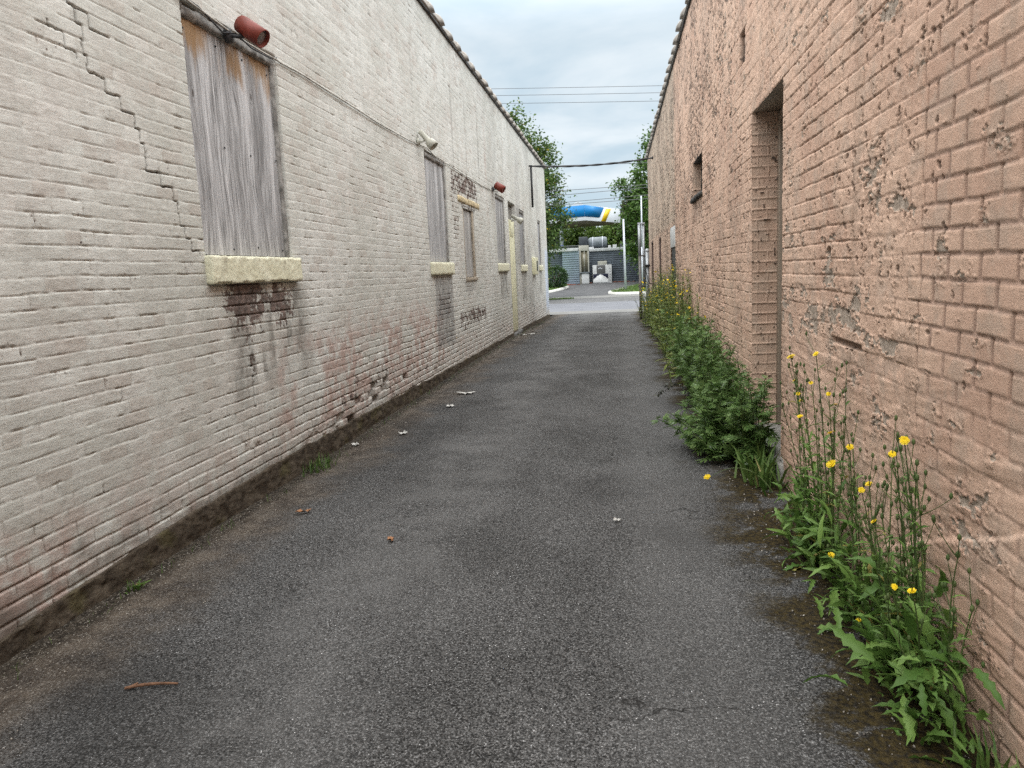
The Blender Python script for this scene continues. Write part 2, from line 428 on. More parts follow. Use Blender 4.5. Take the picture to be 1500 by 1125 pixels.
M['pale_concrete'] = concrete('pale_concrete', (.125, .125, .12), (.175, .172, .165))
M['step_concrete'] = concrete('step_concrete', (.16, .155, .14), (.30, .29, .27), .8)
M['kerb'] = concrete('kerb_white', (.55, .54, .50), (.70, .69, .66))
M['soil'] = concrete('soil', (.06, .06, .035), (.10, .10, .05))
m = Mat('lawn_green', .9, .1); n = m.noise(2.2, 6); c = m.mix(m.mr(n, .3, .7), (.075, .15, .028), (.15, .24, .05)); m.color(c).bump(m.noise(60, 4), .8, .03); M['lawn'] = m.m
# --- timber board, weathered grey
def timber(name, a, b, orange=True, z1=0, z0=0):
    m = Mat(name, .9, .15)
    big = m.noise(2.2, 3, .5, m.coord((1, 2.2, .35)), 1.0)
    warp = m.t.nodes.new('ShaderNodeVectorMath'); warp.operation = 'MULTIPLY_ADD'
    nz = m.t.nodes.new('ShaderNodeTexNoise'); nz.inputs['Scale'].default_value = 2.3; nz.inputs['Detail'].default_value = 2
    m.t.links.new(m.coord((1, 1.3, .55)), nz.inputs['Vector']); m.t.links.new(nz.outputs['Color'], warp.inputs[0])
    warp.inputs[1].default_value = (.0, .22, .05); m.t.links.new(m.obj, warp.inputs[2])
    mp = m.t.nodes.new('ShaderNodeMapping'); mp.inputs['Scale'].default_value = (1, 34, 1.3); m.t.links.new(warp.outputs[0], mp.inputs[0])
    grain = m.noise(1.0, 5, .68, mp.outputs[0])
    mp2 = m.t.nodes.new('ShaderNodeMapping'); mp2.inputs['Scale'].default_value = (1, 150, 3); m.t.links.new(warp.outputs[0], mp2.inputs[0])
    hair = m.noise(1.0, 3, .6, mp2.outputs[0])
    c = m.mix(m.mr(grain, .32, .66), a, b)
    c = m.mix(m.M('MULTIPLY', m.mr(hair, .50, .38), .8), c, tuple(x * .38 for x in a))
    c = m.mix(m.M('MULTIPLY', m.mr(hair, .55, .66), .6), c, tuple(min(1, x * 1.32) for x in b))
    st_ = m.noise(1.0, 4, .6, m.coord((1, 9, .55)), .6)
    c = m.mix(m.M('MULTIPLY', m.mr(st_, .52, .66), .6), c, tuple(min(1, x * 1.3) for x in b)); c = m.mix(m.M('MULTIPLY', m.mr(st_, .47, .34), .55), c, tuple(x * .6 for x in a))
    c = m.mix(m.M('MULTIPLY', m.mr(big, .55, .72), .5), c, tuple(x * .62 for x in a))
    kn = m.voronoi(1.0, m.coord((0.0, 4.6, 2.1)))
    c = m.mix(m.mr(kn, .085, .04), c, (.11, .10, .095))
    ring = m.M('MULTIPLY', m.mr(m.M('ABSOLUTE', m.M('SUBTRACT', kn, .12)), .03, .0), .5)
    c = m.mix(ring, c, (.2, .19, .185))
    if orange:
        z = m.sep(m.obj)[2]
        o = m.M('MULTIPLY', m.mr(m.M('ADD', z, m.M('MULTIPLY', m.M('SUBTRACT', m.noise(5, 4, .6, m.coord((1, 1.6, .5))), .5), .75)), z1 - .36, z1 - .14), m.mr(m.noise(4, 3, .5, m.coord((1, 1, .2))), .36, .50))
        c = m.mix(m.M('MULTIPLY', o, .85), c, (.29, .17, .075))
    m.color(c).bump(m.M('ADD', grain, m.M('MULTIPLY', hair, .8)), .7, .006)
    return m.m
M['sill'] = None
m = Mat('cream_rough_paint', .85, .25); n = m.noise(55, 5, .6)
c = m.mix(m.mr(m.noise(6, 4), .3, .7), (.62, .60, .44), (.74, .73, .57)); c = m.mix(m.mr(n, .36, .25), c, (.33, .30, .2)); z = m.sep(m.obj)[2]; c = m.mix(m.M('MULTIPLY', m.mr(m.noise(7, 5, .65, m.coord((1, 1, .4))), .50, .66), .6), c, (.40, .37, .28)); m.color(c).bump(n, .5, .008); M['sill'] = m.m
M['cream_door'] = simple('cream_door_paint', (.70, .68, .47), .5, .1, 3, .1)
M['taupe'] = simple('taupe_frame_paint', (.25, .20, .155), .55, .12, 5, .1)
M['taupe_dark'] = simple('taupe_door_paint', (.16, .125, .10), .5, .12, 5, .1)
M['lead'] = simple('dark_joint', (.05, .048, .045), .8, .3, 10)
M['dark'] = simple('dark_opening', (.018, .017, .018), .4, .2, 4)
M['reveal'] = simple('dirty_plaster_reveal', (.26, .25, .235), .9, .45, 14, .6)
m = Mat('glazed_coping', .5, .4)
n = m.noise(3.3, 5); c = m.mix(m.mr(n, .3, .7), (.13, .115, .10), (.33, .30, .265)); c = m.mix(m.mr(m.noise(12, 5), .55, .7), c, (.42, .38, .33)); m.color(c).bump(m.noise(30, 4), .3, .006); M['coping'] = m.m
M['redlamp'] = simple('oxide_red_enamel', (.185, .032, .02), .45, .25, 9, .1, .4)
M['whitelamp'] = simple('cream_enamel', (.44, .43, .37), .4, .12, 9, .05, .4)
M['lens'] = simple('dusty_glass', (.22, .22, .23), .15, .3, 12, .05, .6)
M['blackmetal'] = simple('black_conduit', (.03, .03, .032), .55, .3, 10, .1)
M['wire'] = simple('wire_grey', (.10, .10, .105), .6, .1, 4, 0)
M['cablewhite'] = simple('dirty_white_cable', (.38, .36, .32), .7, .35, 12, .1)
M['galv'] = simple('galvanised_steel', (.36, .385, .41), .45, .2, 8, .1, .5, .35)
M['rustpipe'] = simple('weathered_pipe', (.16, .15, .14), .6, .45, 6, .2, .4, .3)
M['lampgrey'] = simple('pale_grey_pole', (.50, .53, .58), .5, .08, 3, .05)
M['kioskwall'] = simple('blue_grey_siding', (.14, .165, .195), .7, .15, 1.5, .1)
M['kioskpale'] = simple('pale_blue_siding', (.27, .335, .40), .7, .12, 1.5, .1)
M['capwhite'] = simple('white_parapet_cap', (.40, .42, .42), .6, .25, 3, .1)
M['creamframe'] = simple('cream_window_frame', (.34, .335, .29), .6, .1, 3, .05)
M['glass_tan'] = simple('dusty_shop_glass', (.16, .145, .10), .15, .3, 1.5, 0, .6)
M['white'] = simple('white_panel', (.48, .49, .49), .5, .12, 4, .05)
M['darkpanel'] = simple('charcoal_panel', (.085, .085, .085), .5, .15, 4, .05)
M['navy'] = simple('navy_panel', (.01, .012, .03), .5, .1, 4, .05)
M['blue'] = simple('bright_blue_fascia', (.006, .175, .45), .4, .05, 1, 0)
M['yellow'] = simple('yellow_stripe', (.72, .48, .012), .4, .05, 1, 0)
M['fascia'] = simple('white_fascia', (.50, .53, .56), .4, .06, 1, 0)
M['soffit'] = simple('soffit_tan', (.36, .34, .28), .7, .15, .6, 0)
M['hvac'] = simple('dark_unit_metal', (.035, .042, .05), .5, .25, 3, .05, .4)
M['duct'] = simple('grey_duct_metal', (.12, .14, .155), .5, .2, 3, .05, .4)
M['redbrick_rubble'] = simple('red_brick_edge', (.16, .065, .045), .9, .5, 3, .4)
M['bark'] = simple('bark', (.10, .08, .06), .9, .4, 6, .6)
M['paper'] = simple('scrap_paper', (.50, .49, .46), .8, .15, 20, .1)
M['twig'] = simple('dry_twig', (.16, .085, .05), .85, .35, 30, .2)
M['dryleaf'] = simple('dry_leaf', (.30, .15, .075), .8, .3, 30, .2)
m = Mat('grit', .9, .2); r = m.island(); m.color(m.mix(m.mr(r, 0, 1, 0, 1, False), (.08, .07, .06), (.36, .33, .29))); M['grit'] = m.m
M['hawkleaf'] = leafmat('broad_weed_leaf', (.07, .145, .028), (.17, .275, .065), (.28, .24, .07))
M['hawkstem'] = leafmat('weed_stem', (.06, .10, .03), (.10, .13, .045), tr=.05)
M['mugleaf'] = leafmat('feathery_weed_leaf', (.07, .145, .034), (.18, .265, .085), (.20, .26, .17))
M['talleaf'] = leafmat('tall_weed_leaf', (.085, .13, .026), (.22, .265, .065), (.30, .27, .10))
M['petal'] = leafmat('yellow_petal', (.80, .55, .008), (.88, .68, .015), tr=.2)
M['grassblade'] = leafmat('grass_blade', (.05, .11, .02), (.13, .19, .05), (.30, .26, .12))
M['birch'] = leafmat('light_tree_leaf', (.05, .10, .025), (.13, .20, .05), (.34, .27, .03), .3)
M['maple'] = leafmat('deep_tree_leaf', (.045, .10, .02), (.125, .215, .045), None, .3)
M['purple'] = leafmat('bronze_tree_leaf', (.03, .03, .018), (.075, .065, .035), None, .2)
M['hedge'] = leafmat('sunny_tree_leaf', (.06, .12, .022), (.17, .25, .05), None, .35)
M['bush'] = leafmat('dark_bush_leaf', (.018, .05, .014), (.055, .11, .03), None, .2)
M['deadstalk'] = leafmat('dark_dry_sprig', (.03, .035, .03), (.07, .07, .05), None, .1)

# ------------------------------------------------------------------ ground and roads
GY = [-30, 13, 19, 29.5, 32.4, 35.4, 44, 49, 51.5, 54, 60, 66, 80, 400, 1500]
GZ = [0, 0, -.03, -.25, -.30, -.35, -.35, -.30, -.22, -.11, .08, .37, .55, .6, .6]
def gz(y): return np.interp(y, GY, GZ)
def az_(x, y): return gz(y) + .035 * (fbm(np.asarray(x, float) * .7, np.asarray(y, float) * .5, 3, 5) - .5)
def strip(name, x0, x1, y0, y1, lift, mat, nx=2, extra=(), und=0.0):
    ys = sorted({y0, y1} | {g for g in GY if y0 < g < y1} | set(extra)); xs = np.linspace(x0, x1, nx)
    X, Y = np.meshgrid(xs, ys); Z = gz(Y) + lift
    if und: Z = Z + und * (fbm(X * .7, Y * .5, 3, 5) - .5)
    V, F = grid_mesh(xs, ys, np.stack([X, Y, Z], -1))
    o = MB().add(V, F).build(name, mat, smooth=True); tag(o, kind='structure'); return o
strip('ground', -600, 600, -30, 1500, -.10, M['soil'])
strip('alley', -2.80, 1.62, -6, 32.4, 0, M['alley'], 60, list(np.linspace(-6, 32.4, 260)), .035)
strip('pavement', -60, 60, 32.4, 35.4, .0, M['pale_concrete'], 2)
strip('road', -120, 120, 35.4, 44, -.0, M['road'], 2)
strip('shoulder', -120, 120, 44, 49, .0, M['shoulder'], 2)
strip('path', -60, 60, 49, 51.2, .01, M['pale_concrete'], 2)
strip('forecourt', -40, 40, 51.2, 66.5, .0, M['forecourt'], 2)
# ------------------------------------------------------------------ left building
XL = -2.74
def brick_field(u, v, ch, bl, seed, header_every=6, wob=.006):
    """distances to bed and head joint, per-brick random, ids"""
    v2 = v + wob * (vnoise(u * 2.3, v * 1.1, seed) - .5) * 2 + .004 * (vnoise(u * 11, v * 3, seed + 3) - .5)
    u2 = u + wob * (vnoise(u * 3.1, v * 9, seed + 1) - .5) * 2
    row = np.floor(v2 / ch); dv = v2 / ch - row; dv = np.minimum(dv, 1 - dv) * ch
    hd = (np.mod(row, header_every) == 0)
    L = np.where(hd, bl * .5, bl)
    off = np.where(np.mod(row, 2) == 0, .5, 0) + .12 * (_hash(row, row * 0, seed + 9) - .5)
    cc = u2 / L + off; col = np.floor(cc); fu = cc - col; du = np.minimum(fu, 1 - fu) * L
    rnd = _hash(col, row, seed + 21)
    return dv, du, rnd, row, col
LWIN = [  # y0, y1, z0, z1 of every boarded window on the left wall
    (4.73, 6.10, 1.80, 3.44), (10.85, 12.22, 1.80, 3.43), (13.42, 14.50, 1.50, 2.80), (17.20, 18.62, 1.82, 3.42),
    (21.35, 22.55, 1.80, 3.38), (26.30, 27.25, 1.80, 3.38)]
LDOOR = (19.22, 20.55, .02, 3.42)
CRACK = [np.array(p) for p in ([(3.69, 3.08), (3.76, 2.95), (3.755, 2.80), (3.85, 2.72), (3.99, 2.69), (4.02, 2.61), (4.12, 2.565), (4.16, 2.47), (4.19, 2.38), (4.21, 2.28), (4.32, 2.25), (4.35, 2.195), (4.45, 2.17), (4.47, 2.08), (4.475, 1.99)],
                               [(3.62, 3.4), (3.66, 3.25), (3.60, 3.16), (3.69, 3.08), (3.86, 3.0), (3.98, 2.98)],
                               [(4.475, 1.99), (4.56, 1.90), (4.60, 1.83), (4.66, 1.80)],
                               [(5.22, 1.52), (5.24, 1.38), (5.17, 1.30), (5.22, 1.22), (5.20, 1.08), (5.23, .95), (5.19, .82), (5.21, .68)],
                               [(3.70, 2.80), (3.66, 2.86), (3.60, 2.90), (3.52, 2.93)])]
def stepped(P, ch=.0765):
    """turn a crack into steps along bed and head joints"""
    P = np.array(P); out = [tuple(P[0])]; up = P[-1][1] > P[0][1]; lv = np.arange(math.floor(min(P[:, 1]) / ch), math.ceil(max(P[:, 1]) / ch) + 1) * ch
    lv = [z for z in (lv if up else lv[::-1]) if min(P[0][1], P[-1][1]) < z < max(P[0][1], P[-1][1])]
    o = np.argsort(P[:, 1]); g_ = random.Random(int(P[0][0] * 100))
    for z in lv:
        u1 = float(np.interp(z + (ch * .6 if up else -ch * .6), P[o, 1], P[o, 0])) + g_.uniform(-.012, .012); u0 = out[-1][0]
        if abs(u1 - u0) < .03 and g_.random() < .5: u1 = u0 + g_.uniform(-.01, .01)
        out += [(u0 + g_.uniform(-.006, .006), z), (u1, z + g_.uniform(-.004, .004))]
    return np.array(out + [tuple(P[-1])])
CRACK = [stepped(P) for P in CRACK]
def ticks(u, v, cu, cv, p, seed, wid=.2, lean=.25):
    """ragged vertical slashes where flakes have split off: one per cell with probability p (array or number)"""
    out = np.zeros(u.shape)
    uw = u + cu * .55 * (fbm(u / cu * 1.7, v / cv * 3.6, 3, seed + 5, .7) - .5)
    for sh in (0, .5):
        U_ = uw / cu + sh; V_ = v / cv + sh * .73; i = np.floor(U_); j = np.floor(V_); a = U_ - i; b = V_ - j
        pr = _hash(i, j, seed + int(sh * 10)); c0 = .3 + .4 * _hash(i, j, seed + 1); h0 = .25 + .6 * _hash(i, j, seed + 2); l0 = lean * (_hash(i, j, seed + 3) - .5) * 2
        t = np.clip((b - .08) / h0, 0, 1); wv_ = wid * (.35 + .9 * _hash(i, j, seed + 4)) * np.sin(math.pi * t) ** .7
        d = abs(a - c0 - l0 * (b - .5)); out = np.maximum(out, (pr < p) * (b > .08) * (t < 1) * (1 - sstep(d, wv_ * .55, wv_ + .02)))
    return out
def polydist(u, v, P):
    d = np.full(u.shape, 9.0)
    for a, b in zip(P[:-1], P[1:]):
        ab = b - a; t = np.clip(((u - a[0]) * ab[0] + (v - a[1]) * ab[1]) / (ab @ ab), 0, 1)
        d = np.minimum(d, np.hypot(u - a[0] - t * ab[0], v - a[1] - t * ab[1]))
    return d
def growing(y0, y1, dmin, k):
    ys = [y0]
    while ys[-1] < y1: ys.append(ys[-1] + max(dmin, k * abs(ys[-1])))
    ys[-1] = y1; return ys
def with_edges(a, edges, eps=.002):
    a = list(a)
    for e in edges: a = [x for x in a if abs(x - e) > eps * 1.2] + [e - eps, e]
    return np.array(sorted(set(np.round(a, 5))))
def left_wall():
    ys = growing(-1.5, 2.2, .03, 0) + growing(2.2, 29.6, .0052, .0021)[1:]
    zs = np.concatenate([np.arange(-.32, 3.6, .0055), np.arange(3.6, 5.5, .0105), [5.5]])
    us = with_edges(ys, [w_[0] for w_ in LWIN] + [LDOOR[0]]); us = np.array(sorted(set(us) | {round(w_[1] + e, 5) for w_ in LWIN + [LDOOR] for e in (0, .002)}))
    vs = with_edges(zs, []); vs = np.array(sorted(set(vs) | {round(w_[2] + e, 5) for w_ in LWIN + [LDOOR] for e in (0, -.002)} | {round(w_[3] + e, 5) for w_ in LWIN + [LDOOR] for e in (0, .002)}))
    u, v = np.meshgrid(us, vs)
    dv, du, rnd, row, col = brick_field(u, v, .0765, .218, 3)
    # masks -----------------------------------------------------------
    nb = fbm(u * 1.6, v * 2.4, 4, 50); nf = fbm(u * 7, v * 9, 3, 60)
    un = u + .25 * (nb - .5); vn = v + .3 * (nf - .5)
    wear = 1.05 * np.exp(-np.abs((un - 5.38) / .50) ** 3 - np.abs((vn - 1.52) / .28) ** 3) + .5 * blob(un, vn, 5.95, 1.5, .25, .2)
    wear = np.maximum(wear, .55 * blob(u, v, 5.22, 1.05, .14, .35))
    wear = np.maximum(wear, .72 * boxm(un, vn, 12.7, 15.3, .66, .98, .12) * (nf > .3))
    wear = np.maximum(wear, .75 * boxm(un, vn, 12.6, 14.9, 2.98, 3.42, .08))
    wear = np.maximum(wear, .5 * boxm(un, vn, 12.55, 13.1, 2.2, 3.0, .1))
    wear = np.maximum(wear, .8 * boxm(un, vn, 11.2, 12.0, .95, 1.32, .08))
    wear = np.maximum(wear, .62 * sstep(nf, .50, .66) * (1 - sstep(v, .4, 1.0)) * sstep(u, 5.5, 7.5) * (1 - sstep(u, 10, 13)))
    wear = wear * np.clip(.55 + .45 * rnd + 1.3 * (fbm(u * 14, v * 16, 3, 61) - .5), 0, 1.1)
    wear = np.maximum(wear, .33 * sstep(nf, .64, .74))
    pink = .95 * boxm(un, vn, 5.6, 11.5, .30, 1.12, .25) * sstep(nb, .32, .50) + .8 * boxm(un, vn, -2, 3.2, .05, .45, .2) + .16 * sstep(nb, .5, .66) + .4 * (1 - sstep(vn, .25, .75))
    pink = pink + .6 * blob(u, v, 16.1, 4.0, .12, .9)
    dirt = .75 * (1 - sstep(vn, .16, .36)) * (1 - sstep(u, 5, 12)) + .75 * boxm(un, vn, 4.85, 6.25, .85, 1.64, .16) * sstep(fbm(u * 9, v * 1.2, 3, 63), .30, .6)
    for cu, a in ((12.9, .8), (14.05, .6), (15.3, .85), (10.4, .3), (18.6, .5), (22.6, .3), (25.6, .45), (27.6, .4), (28.6, .5)):
        dirt = dirt + a * np.exp(-((u - cu - .02 * (vnoise(u * 0, v * 5, int(cu * 7)) - .5)) / .035) ** 2) * boxm(u, v, 0, 40, 3.5, 4.75, .25)
    dirt = dirt + .7 * boxm(un, vn, 17.45, 18.5, 1.0, 1.64, .12) + .6 * boxm(un, vn, 21.5, 22.4, .75, 1.64, .12) + .6 * boxm(un, vn, 26.4, 27.1, .8, 1.64, .12) + .45 * sstep(nf, .6, .75) * boxm(u, v, 19, 29, .0, 1.0, .2)
    gry = .95 * boxm(u + .08 * (nf - .5), vn, 11.05, 12.25, .48, 1.66, .06) + .6 * boxm(un, vn, 13.3, 14.3, 1.32, 1.5, .05) + .5 * boxm(un, vn, 20.6, 21.35, 1.7, 3.4, .1) + .35 * sstep(fbm(u * .8, v * .5, 3, 71), .56, .7) * sstep(u, 14, 20)
    blue = boxm(u + .2 * (nf - .5), vn, 28.5, 30, .1, 2.4, .1)
    # relief ----------------------------------------------------------
    low = 1 - sstep(v + .5 * (nb - .5) + .25 * (1 - sstep(u, 4.5, 7)) - .22 * sstep(u, 6, 8) * (1 - sstep(u, 12, 15)), .25, .95)
    mid = sstep(fbm(u * .9, v * 1.3, 3, 15), .35, .65)
    exposed = np.clip(wear * 1.1, 0, 1)
    bed = .0008 + .0012 * mid + .0035 * low + .009 * exposed
    head = .0006 + .0012 * mid + .003 * low + .008 * exposed
    head = head * (.3 + 1.2 * _hash(col, row, 78))
    mw = .0025 + .003 * low + .002 * exposed
    prof = np.maximum(bed * (1 - sstep(dv, mw, mw + .0055)), head * (1 - sstep(du, mw, mw + .007)))
    # narrow open cracks along the joints, where the paint film has split
    open_b = sstep(fbm(u * 3.2, row * 3.7, 3, 16), .50, .62) * (.45 + .55 * sstep(fbm(u * .5, v * .8, 2, 17), .4, .6))
    open_b = np.clip(open_b + .85 * low * sstep(fbm(u * 2.6, row * 2.9, 2, 18), .36, .56) + exposed, 0, 1)
    open_h = np.clip(sstep(_hash(col, row, 79), .55, .8) * (.45 + .55 * sstep(u, 4, 9)) * .8 + .8 * low * sstep(_hash(col, row, 80), .35, .6) + exposed, 0, 1)
    seam = np.maximum(open_b * (1 - sstep(dv, .0016, .0048)), open_h * (1 - sstep(du, .0014, .0046)))
    prof = prof + .0085 * seam * (.6 + .8 * low + .8 * exposed)
    h = -prof + (rnd - .5) * (.0014 + .0045 * low) + .0030 * (fbm(u * 22, v * 30, 4, 90, .6) - .5) + .010 * (fbm(u * .8, v * 1.6, 3, 91) - .5)
    h += .0034 * (fbm(u * 9, v * 26, 3, 93) - .5) * (1 - exposed)
    # course tilt: lower lip catches the light a little
    h += .0016 * sstep(fbm(u * 1.5, row * 1.9, 2, 95), .35, .65) * (np.mod(v / .0765, 1) - .5)
    # spalled and missing bricks near the foot of the wall
    hole = np.zeros(u.shape)
    for cu, cv in ((6.80, .235), (7.93, .235), (7.86, .31), (8.22, .31), (8.40, .385), (8.05, .385), (7.50, .31), (9.05, .31), (7.2, .16)):
        iu = np.argmin(abs(us - cu)); iv = np.argmin(abs(vs - cv))
        hole = np.maximum(hole, ((row == row[iv, iu]) & (col == col[iv, iu]) & (dv > .004) & (du > .004)) * _hash(col, row, 5).clip(.45, 1))
    h -= .055 * hole
    spall = ((rnd > .90) & (low > .45) & (u > 5)).astype(float) * sstep(fbm(u * 18, v * 18, 2, 31), .4, .6)
    h -= .010 * spall
    ck = np.zeros(u.shape)
    for i, P in enumerate(CRACK):
        d = polydist(u + .010 * (vnoise(u * 40, v * 40, 7) - .5), v + .010 * (vnoise(u * 40, v * 40, 8) - .5), P)
        ck = np.maximum(ck, 1 - sstep(d, .0025, .0072 if i in (0, 3) else .006))
    h -= .024 * ck
    # recesses
    rec = np.zeros(u.shape)
    for (a, b, c_, d_) in LWIN: rec = np.maximum(rec, ((u >= a) & (u <= b) & (v >= c_) & (v <= d_)) * .075)
    a, b, c_, d_ = LDOOR; rec = np.maximum(rec, ((u >= a) & (u <= b) & (v >= c_) & (v <= d_)) * .14)
    h = np.where(rec > 0, -rec + .004 * (nf - .5), h)
    mask = np.stack([np.where(rec > 0, .2, wear), np.where(rec > 0, .55, dirt), pink, blue], -1).clip(0, 1)
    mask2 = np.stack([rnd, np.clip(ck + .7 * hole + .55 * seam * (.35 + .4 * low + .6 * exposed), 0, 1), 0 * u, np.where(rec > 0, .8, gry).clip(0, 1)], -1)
    P = np.stack([XL + h, u, v], -1)
    V, F = grid_mesh(us, vs, P)
    return V, F[:, ::-1], {'mask': mask.reshape(-1, 4), 'mask2': mask2.reshape(-1, 4)}
white_building = tag(empty('brick_building', (XL, 14, 0)), 'long white painted brick building with boarded windows and cream sills', 'building')
V, F, A = left_wall()
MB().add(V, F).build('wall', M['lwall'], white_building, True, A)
b = MB(); box(b, -12, XL - .155, -8, 29.45, -.6, 5.36); box(b, -12, XL - .02, 29.46, 29.6, -.6, 5.48); box(b, XL - .15, XL - .01, -8, -1.5, -.5, 5.48)
b.build('side_wall', M['reveal'], white_building)
b = MB(); box(b, -12, XL - .3, -8, 29.4, 5.365, 5.42); b.build('roof', M['lead'], white_building)
# plinth
ys = np.array(growing(-1.5, 2, .05, 0) + growing(2, 29.55, .012, .004)[1:]); tt = np.linspace(0, 1, 30)
ptop = np.interp(ys, [-2, 1, 2.7, 4, 6, 9, 13, 19, 24, 29.6], [.05, .07, .10, .17, .19, .155, .10, .05, .0, -.1])
Y, T = np.meshgrid(ys, tt)
bot = gz(Y) - .05; top = np.tile(ptop, (30, 1)) + .018 * (fbm(Y * 4, T * 0, 3, 200) - .5) * 2
tz = np.clip(T / .8, 0, 1); Z = bot + (top - bot) * tz
X = XL + .016 + .02 * (1 - tz) + .03 * (fbm(Y * 9, Z * 14, 4, 210, .6) - .5) + .016 * (fbm(Y * 30, Z * 30, 3, 213, .6) - .5) - np.where(T > .8, (T - .8) / .2 * .06, 0)
V, F = grid_mesh(ys, tt, np.stack([X, Y, Z], -1)); MB().add(V, F[:, ::-1]).build('plinth', M['plinth'], white_building, True)
# coping
def coping_tile_mesh(x, sgn):
    m_ = MB(); n = 10; ang = np.linspace(0, math.pi, n)
    L = .66; sec = [(-.004, 1.0), (.50, 1.0), (.505, 1.22), (.56, 1.32), (.64, 1.28), (.656, 1.02)]
    Vv = []
    for d, s in sec: Vv.append(np.stack([.19 * s * np.cos(ang), np.full(n, d), .16 * s * np.sin(ang) - (.012 if s > 1.1 else 0)], -1))
    Ff = [[i * n + j, (i + 1) * n + j, (i + 1) * n + j + 1, i * n + j + 1] for i in range(len(sec) - 1) for j in range(n - 1)]
    Ff += [list(range(n))[::-1], [(len(sec) - 1) * n + j for j in range(n)]]
    Ff += [[i * n, i * n + n - 1, (i + 1) * n + n - 1, (i + 1) * n] for i in range(len(sec) - 1)]
    return m_.add(np.concatenate(Vv), Ff)
rng = np.random.default_rng(7)
tile = coping_tile_mesh(0, 1).build('coping_tile', M['coping'], None, False)
def lay_coping(parent, x, y0, y1, z):
    pl = parent.location; k = 0; y = y0
    while y < y1 - .3:
        t = tile.copy(); C.collection.objects.link(t); t.parent = parent
        t.location = (x - pl.x + rng.normal(0, .006), y - pl.y, z - pl.z + rng.normal(0, .006)); t.rotation_euler = (rng.normal(0, .012), rng.normal(0, .02), rng.normal(0, .012))
        y += .672
b = MB(); box(b, XL - .33, XL + .028, -8, 29.6, 5.501, 5.545); b.build('coping_bed', M['lead'], white_building)
lay_coping(white_building, XL - .15, 3.0, 29.75, 5.55)
# boards, frames, sills
sills = []
def board(y0, y1, z0, z1, x, mat, parent, thick=.02):
    m_ = MB(); us = np.linspace(y0, y1, 40); vs = np.linspace(z0, z1, 50); U, Vv = np.meshgrid(us, vs)
    D = x + .006 * (fbm(U * 2, Vv * 1.5, 3, int(y0 * 10)) - .5)
    V, F = grid_mesh(us, vs, np.stack([D, U, Vv], -1)); m_.add(V, F[:, ::-1])
    V, F = grid_mesh(us, vs, np.stack([D - thick, U, Vv], -1)); m_.add(V, F)
    return m_.build('board', mat, parent, True)
for i, (a, b_, c_, d_) in enumerate(LWIN):
    mat = timber('weathered_board', [(.245, .24, .24), (.27, .27, .27), (.30, .29, .28), (.235, .235, .235), (.19, .19, .195), (.24, .24, .25)][i], [(.50, .50, .505), (.47, .47, .475), (.44, .43, .41), (.42, .415, .41), (.36, .36, .365), (.42, .425, .44)][i], i == 0, d_ - c_, 0)
    win = empty('window', (0, 0, 0)); win.parent = white_building; win.location = (0, (a + b_) / 2 - 14, c_)
    wl = ['large boarded window of bare grey planks with orange stains', 'boarded window with pale streaky board', 'narrow boarded window under a cream brick lintel', 'boarded window under the red cylinder lamp', 'dark boarded window beside the cream door', 'boarded window nearest the far corner'][i]
    win['label'] = wl
    r = .045 if i != 2 else .03
    if i == 0:
        nl = MB()
        for ny_ in (a + .06, a + .48, b_ - .52, b_ - .085):
            for nz_ in (c_ + .07, c_ + .80, d_ - .17): lathe(nl, [(0, .008), (.004, .007), (.005, 0)], (XL - r + .004, ny_ + rng.uniform(-.02, .02), nz_ + rng.uniform(-.02, .02)), (1, 0, 0), 8)
        nl.build('nail_heads', M['blackmetal'], win)['kind'] = 'stuff'
    if i == 2:
        board(a + .12, b_ - .17, c_ + .06, d_ - .03, XL - .04, mat, win)
        f_ = MB(); box(f_, XL - .06, XL - .012, a + .012, a + .115, c_ + .05, d_ - .003, .004); box(f_, XL - .06, XL - .015, b_ - .165, b_ - .012, c_ + .05, d_ - .003, .004); box(f_, XL - .06, XL + .02, a - .01, b_ + .01, c_ - .012, c_ + .048, .004)
        f_.build('frame', timber('old_frame_wood', (.30, .25, .19), (.46, .40, .32), False), win)
        l_ = MB()
        yy = a - .38
        while yy < b_ + .5:
            rough_box(l_, XL - .02, XL + .022 + rng.uniform(-.006, .006), yy, yy + .215, d_ + .08, d_ + .19, .03, .004, 20, int(yy * 9)); yy += .228
        l_.build('lintel', simple('buff_brick', (.52, .43, .27), .85, .25, 9, .4), win)
        l_ = MB(); rough_box(l_, XL - .04, XL + .006, a - .05, b_ + .1, d_ + .005, d_ + .07, .03, .006, 20, 5); l_.build('lintel_bar', M['reveal'], win)
    else:
        board(a + .035, b_ - .05, c_ + .02, d_ - .05 - (.03 if i == 0 else 0), XL - r, mat, win)
        f_ = MB(); rough_box(f_, XL - .074, XL - .02, b_ - .05, b_ - .003, c_ + .005, d_ - .01, .02, .006, 30, i); rough_box(f_, XL - .074, XL - .018, a + .003, a + .035, c_ + .005, d_ - .01, .02, .006, 30, i + 9); rough_box(f_, XL - .072, XL - .014, a + .04, b_ - .055, d_ - .085, d_ - .004, .02, .008, 25, i + 20)
        f_.build('frame', M['reveal'], win)
        s_ = MB(); sx = .055 if i < 4 else .05
        rough_box(s_, XL - .06, XL + sx, a - .02, b_ + .05, c_ - .185, c_ + .008, .012 if i == 0 else .025, .005, 45, i + 40, .010)
        s_.build('sill', M['sill'], win, True)
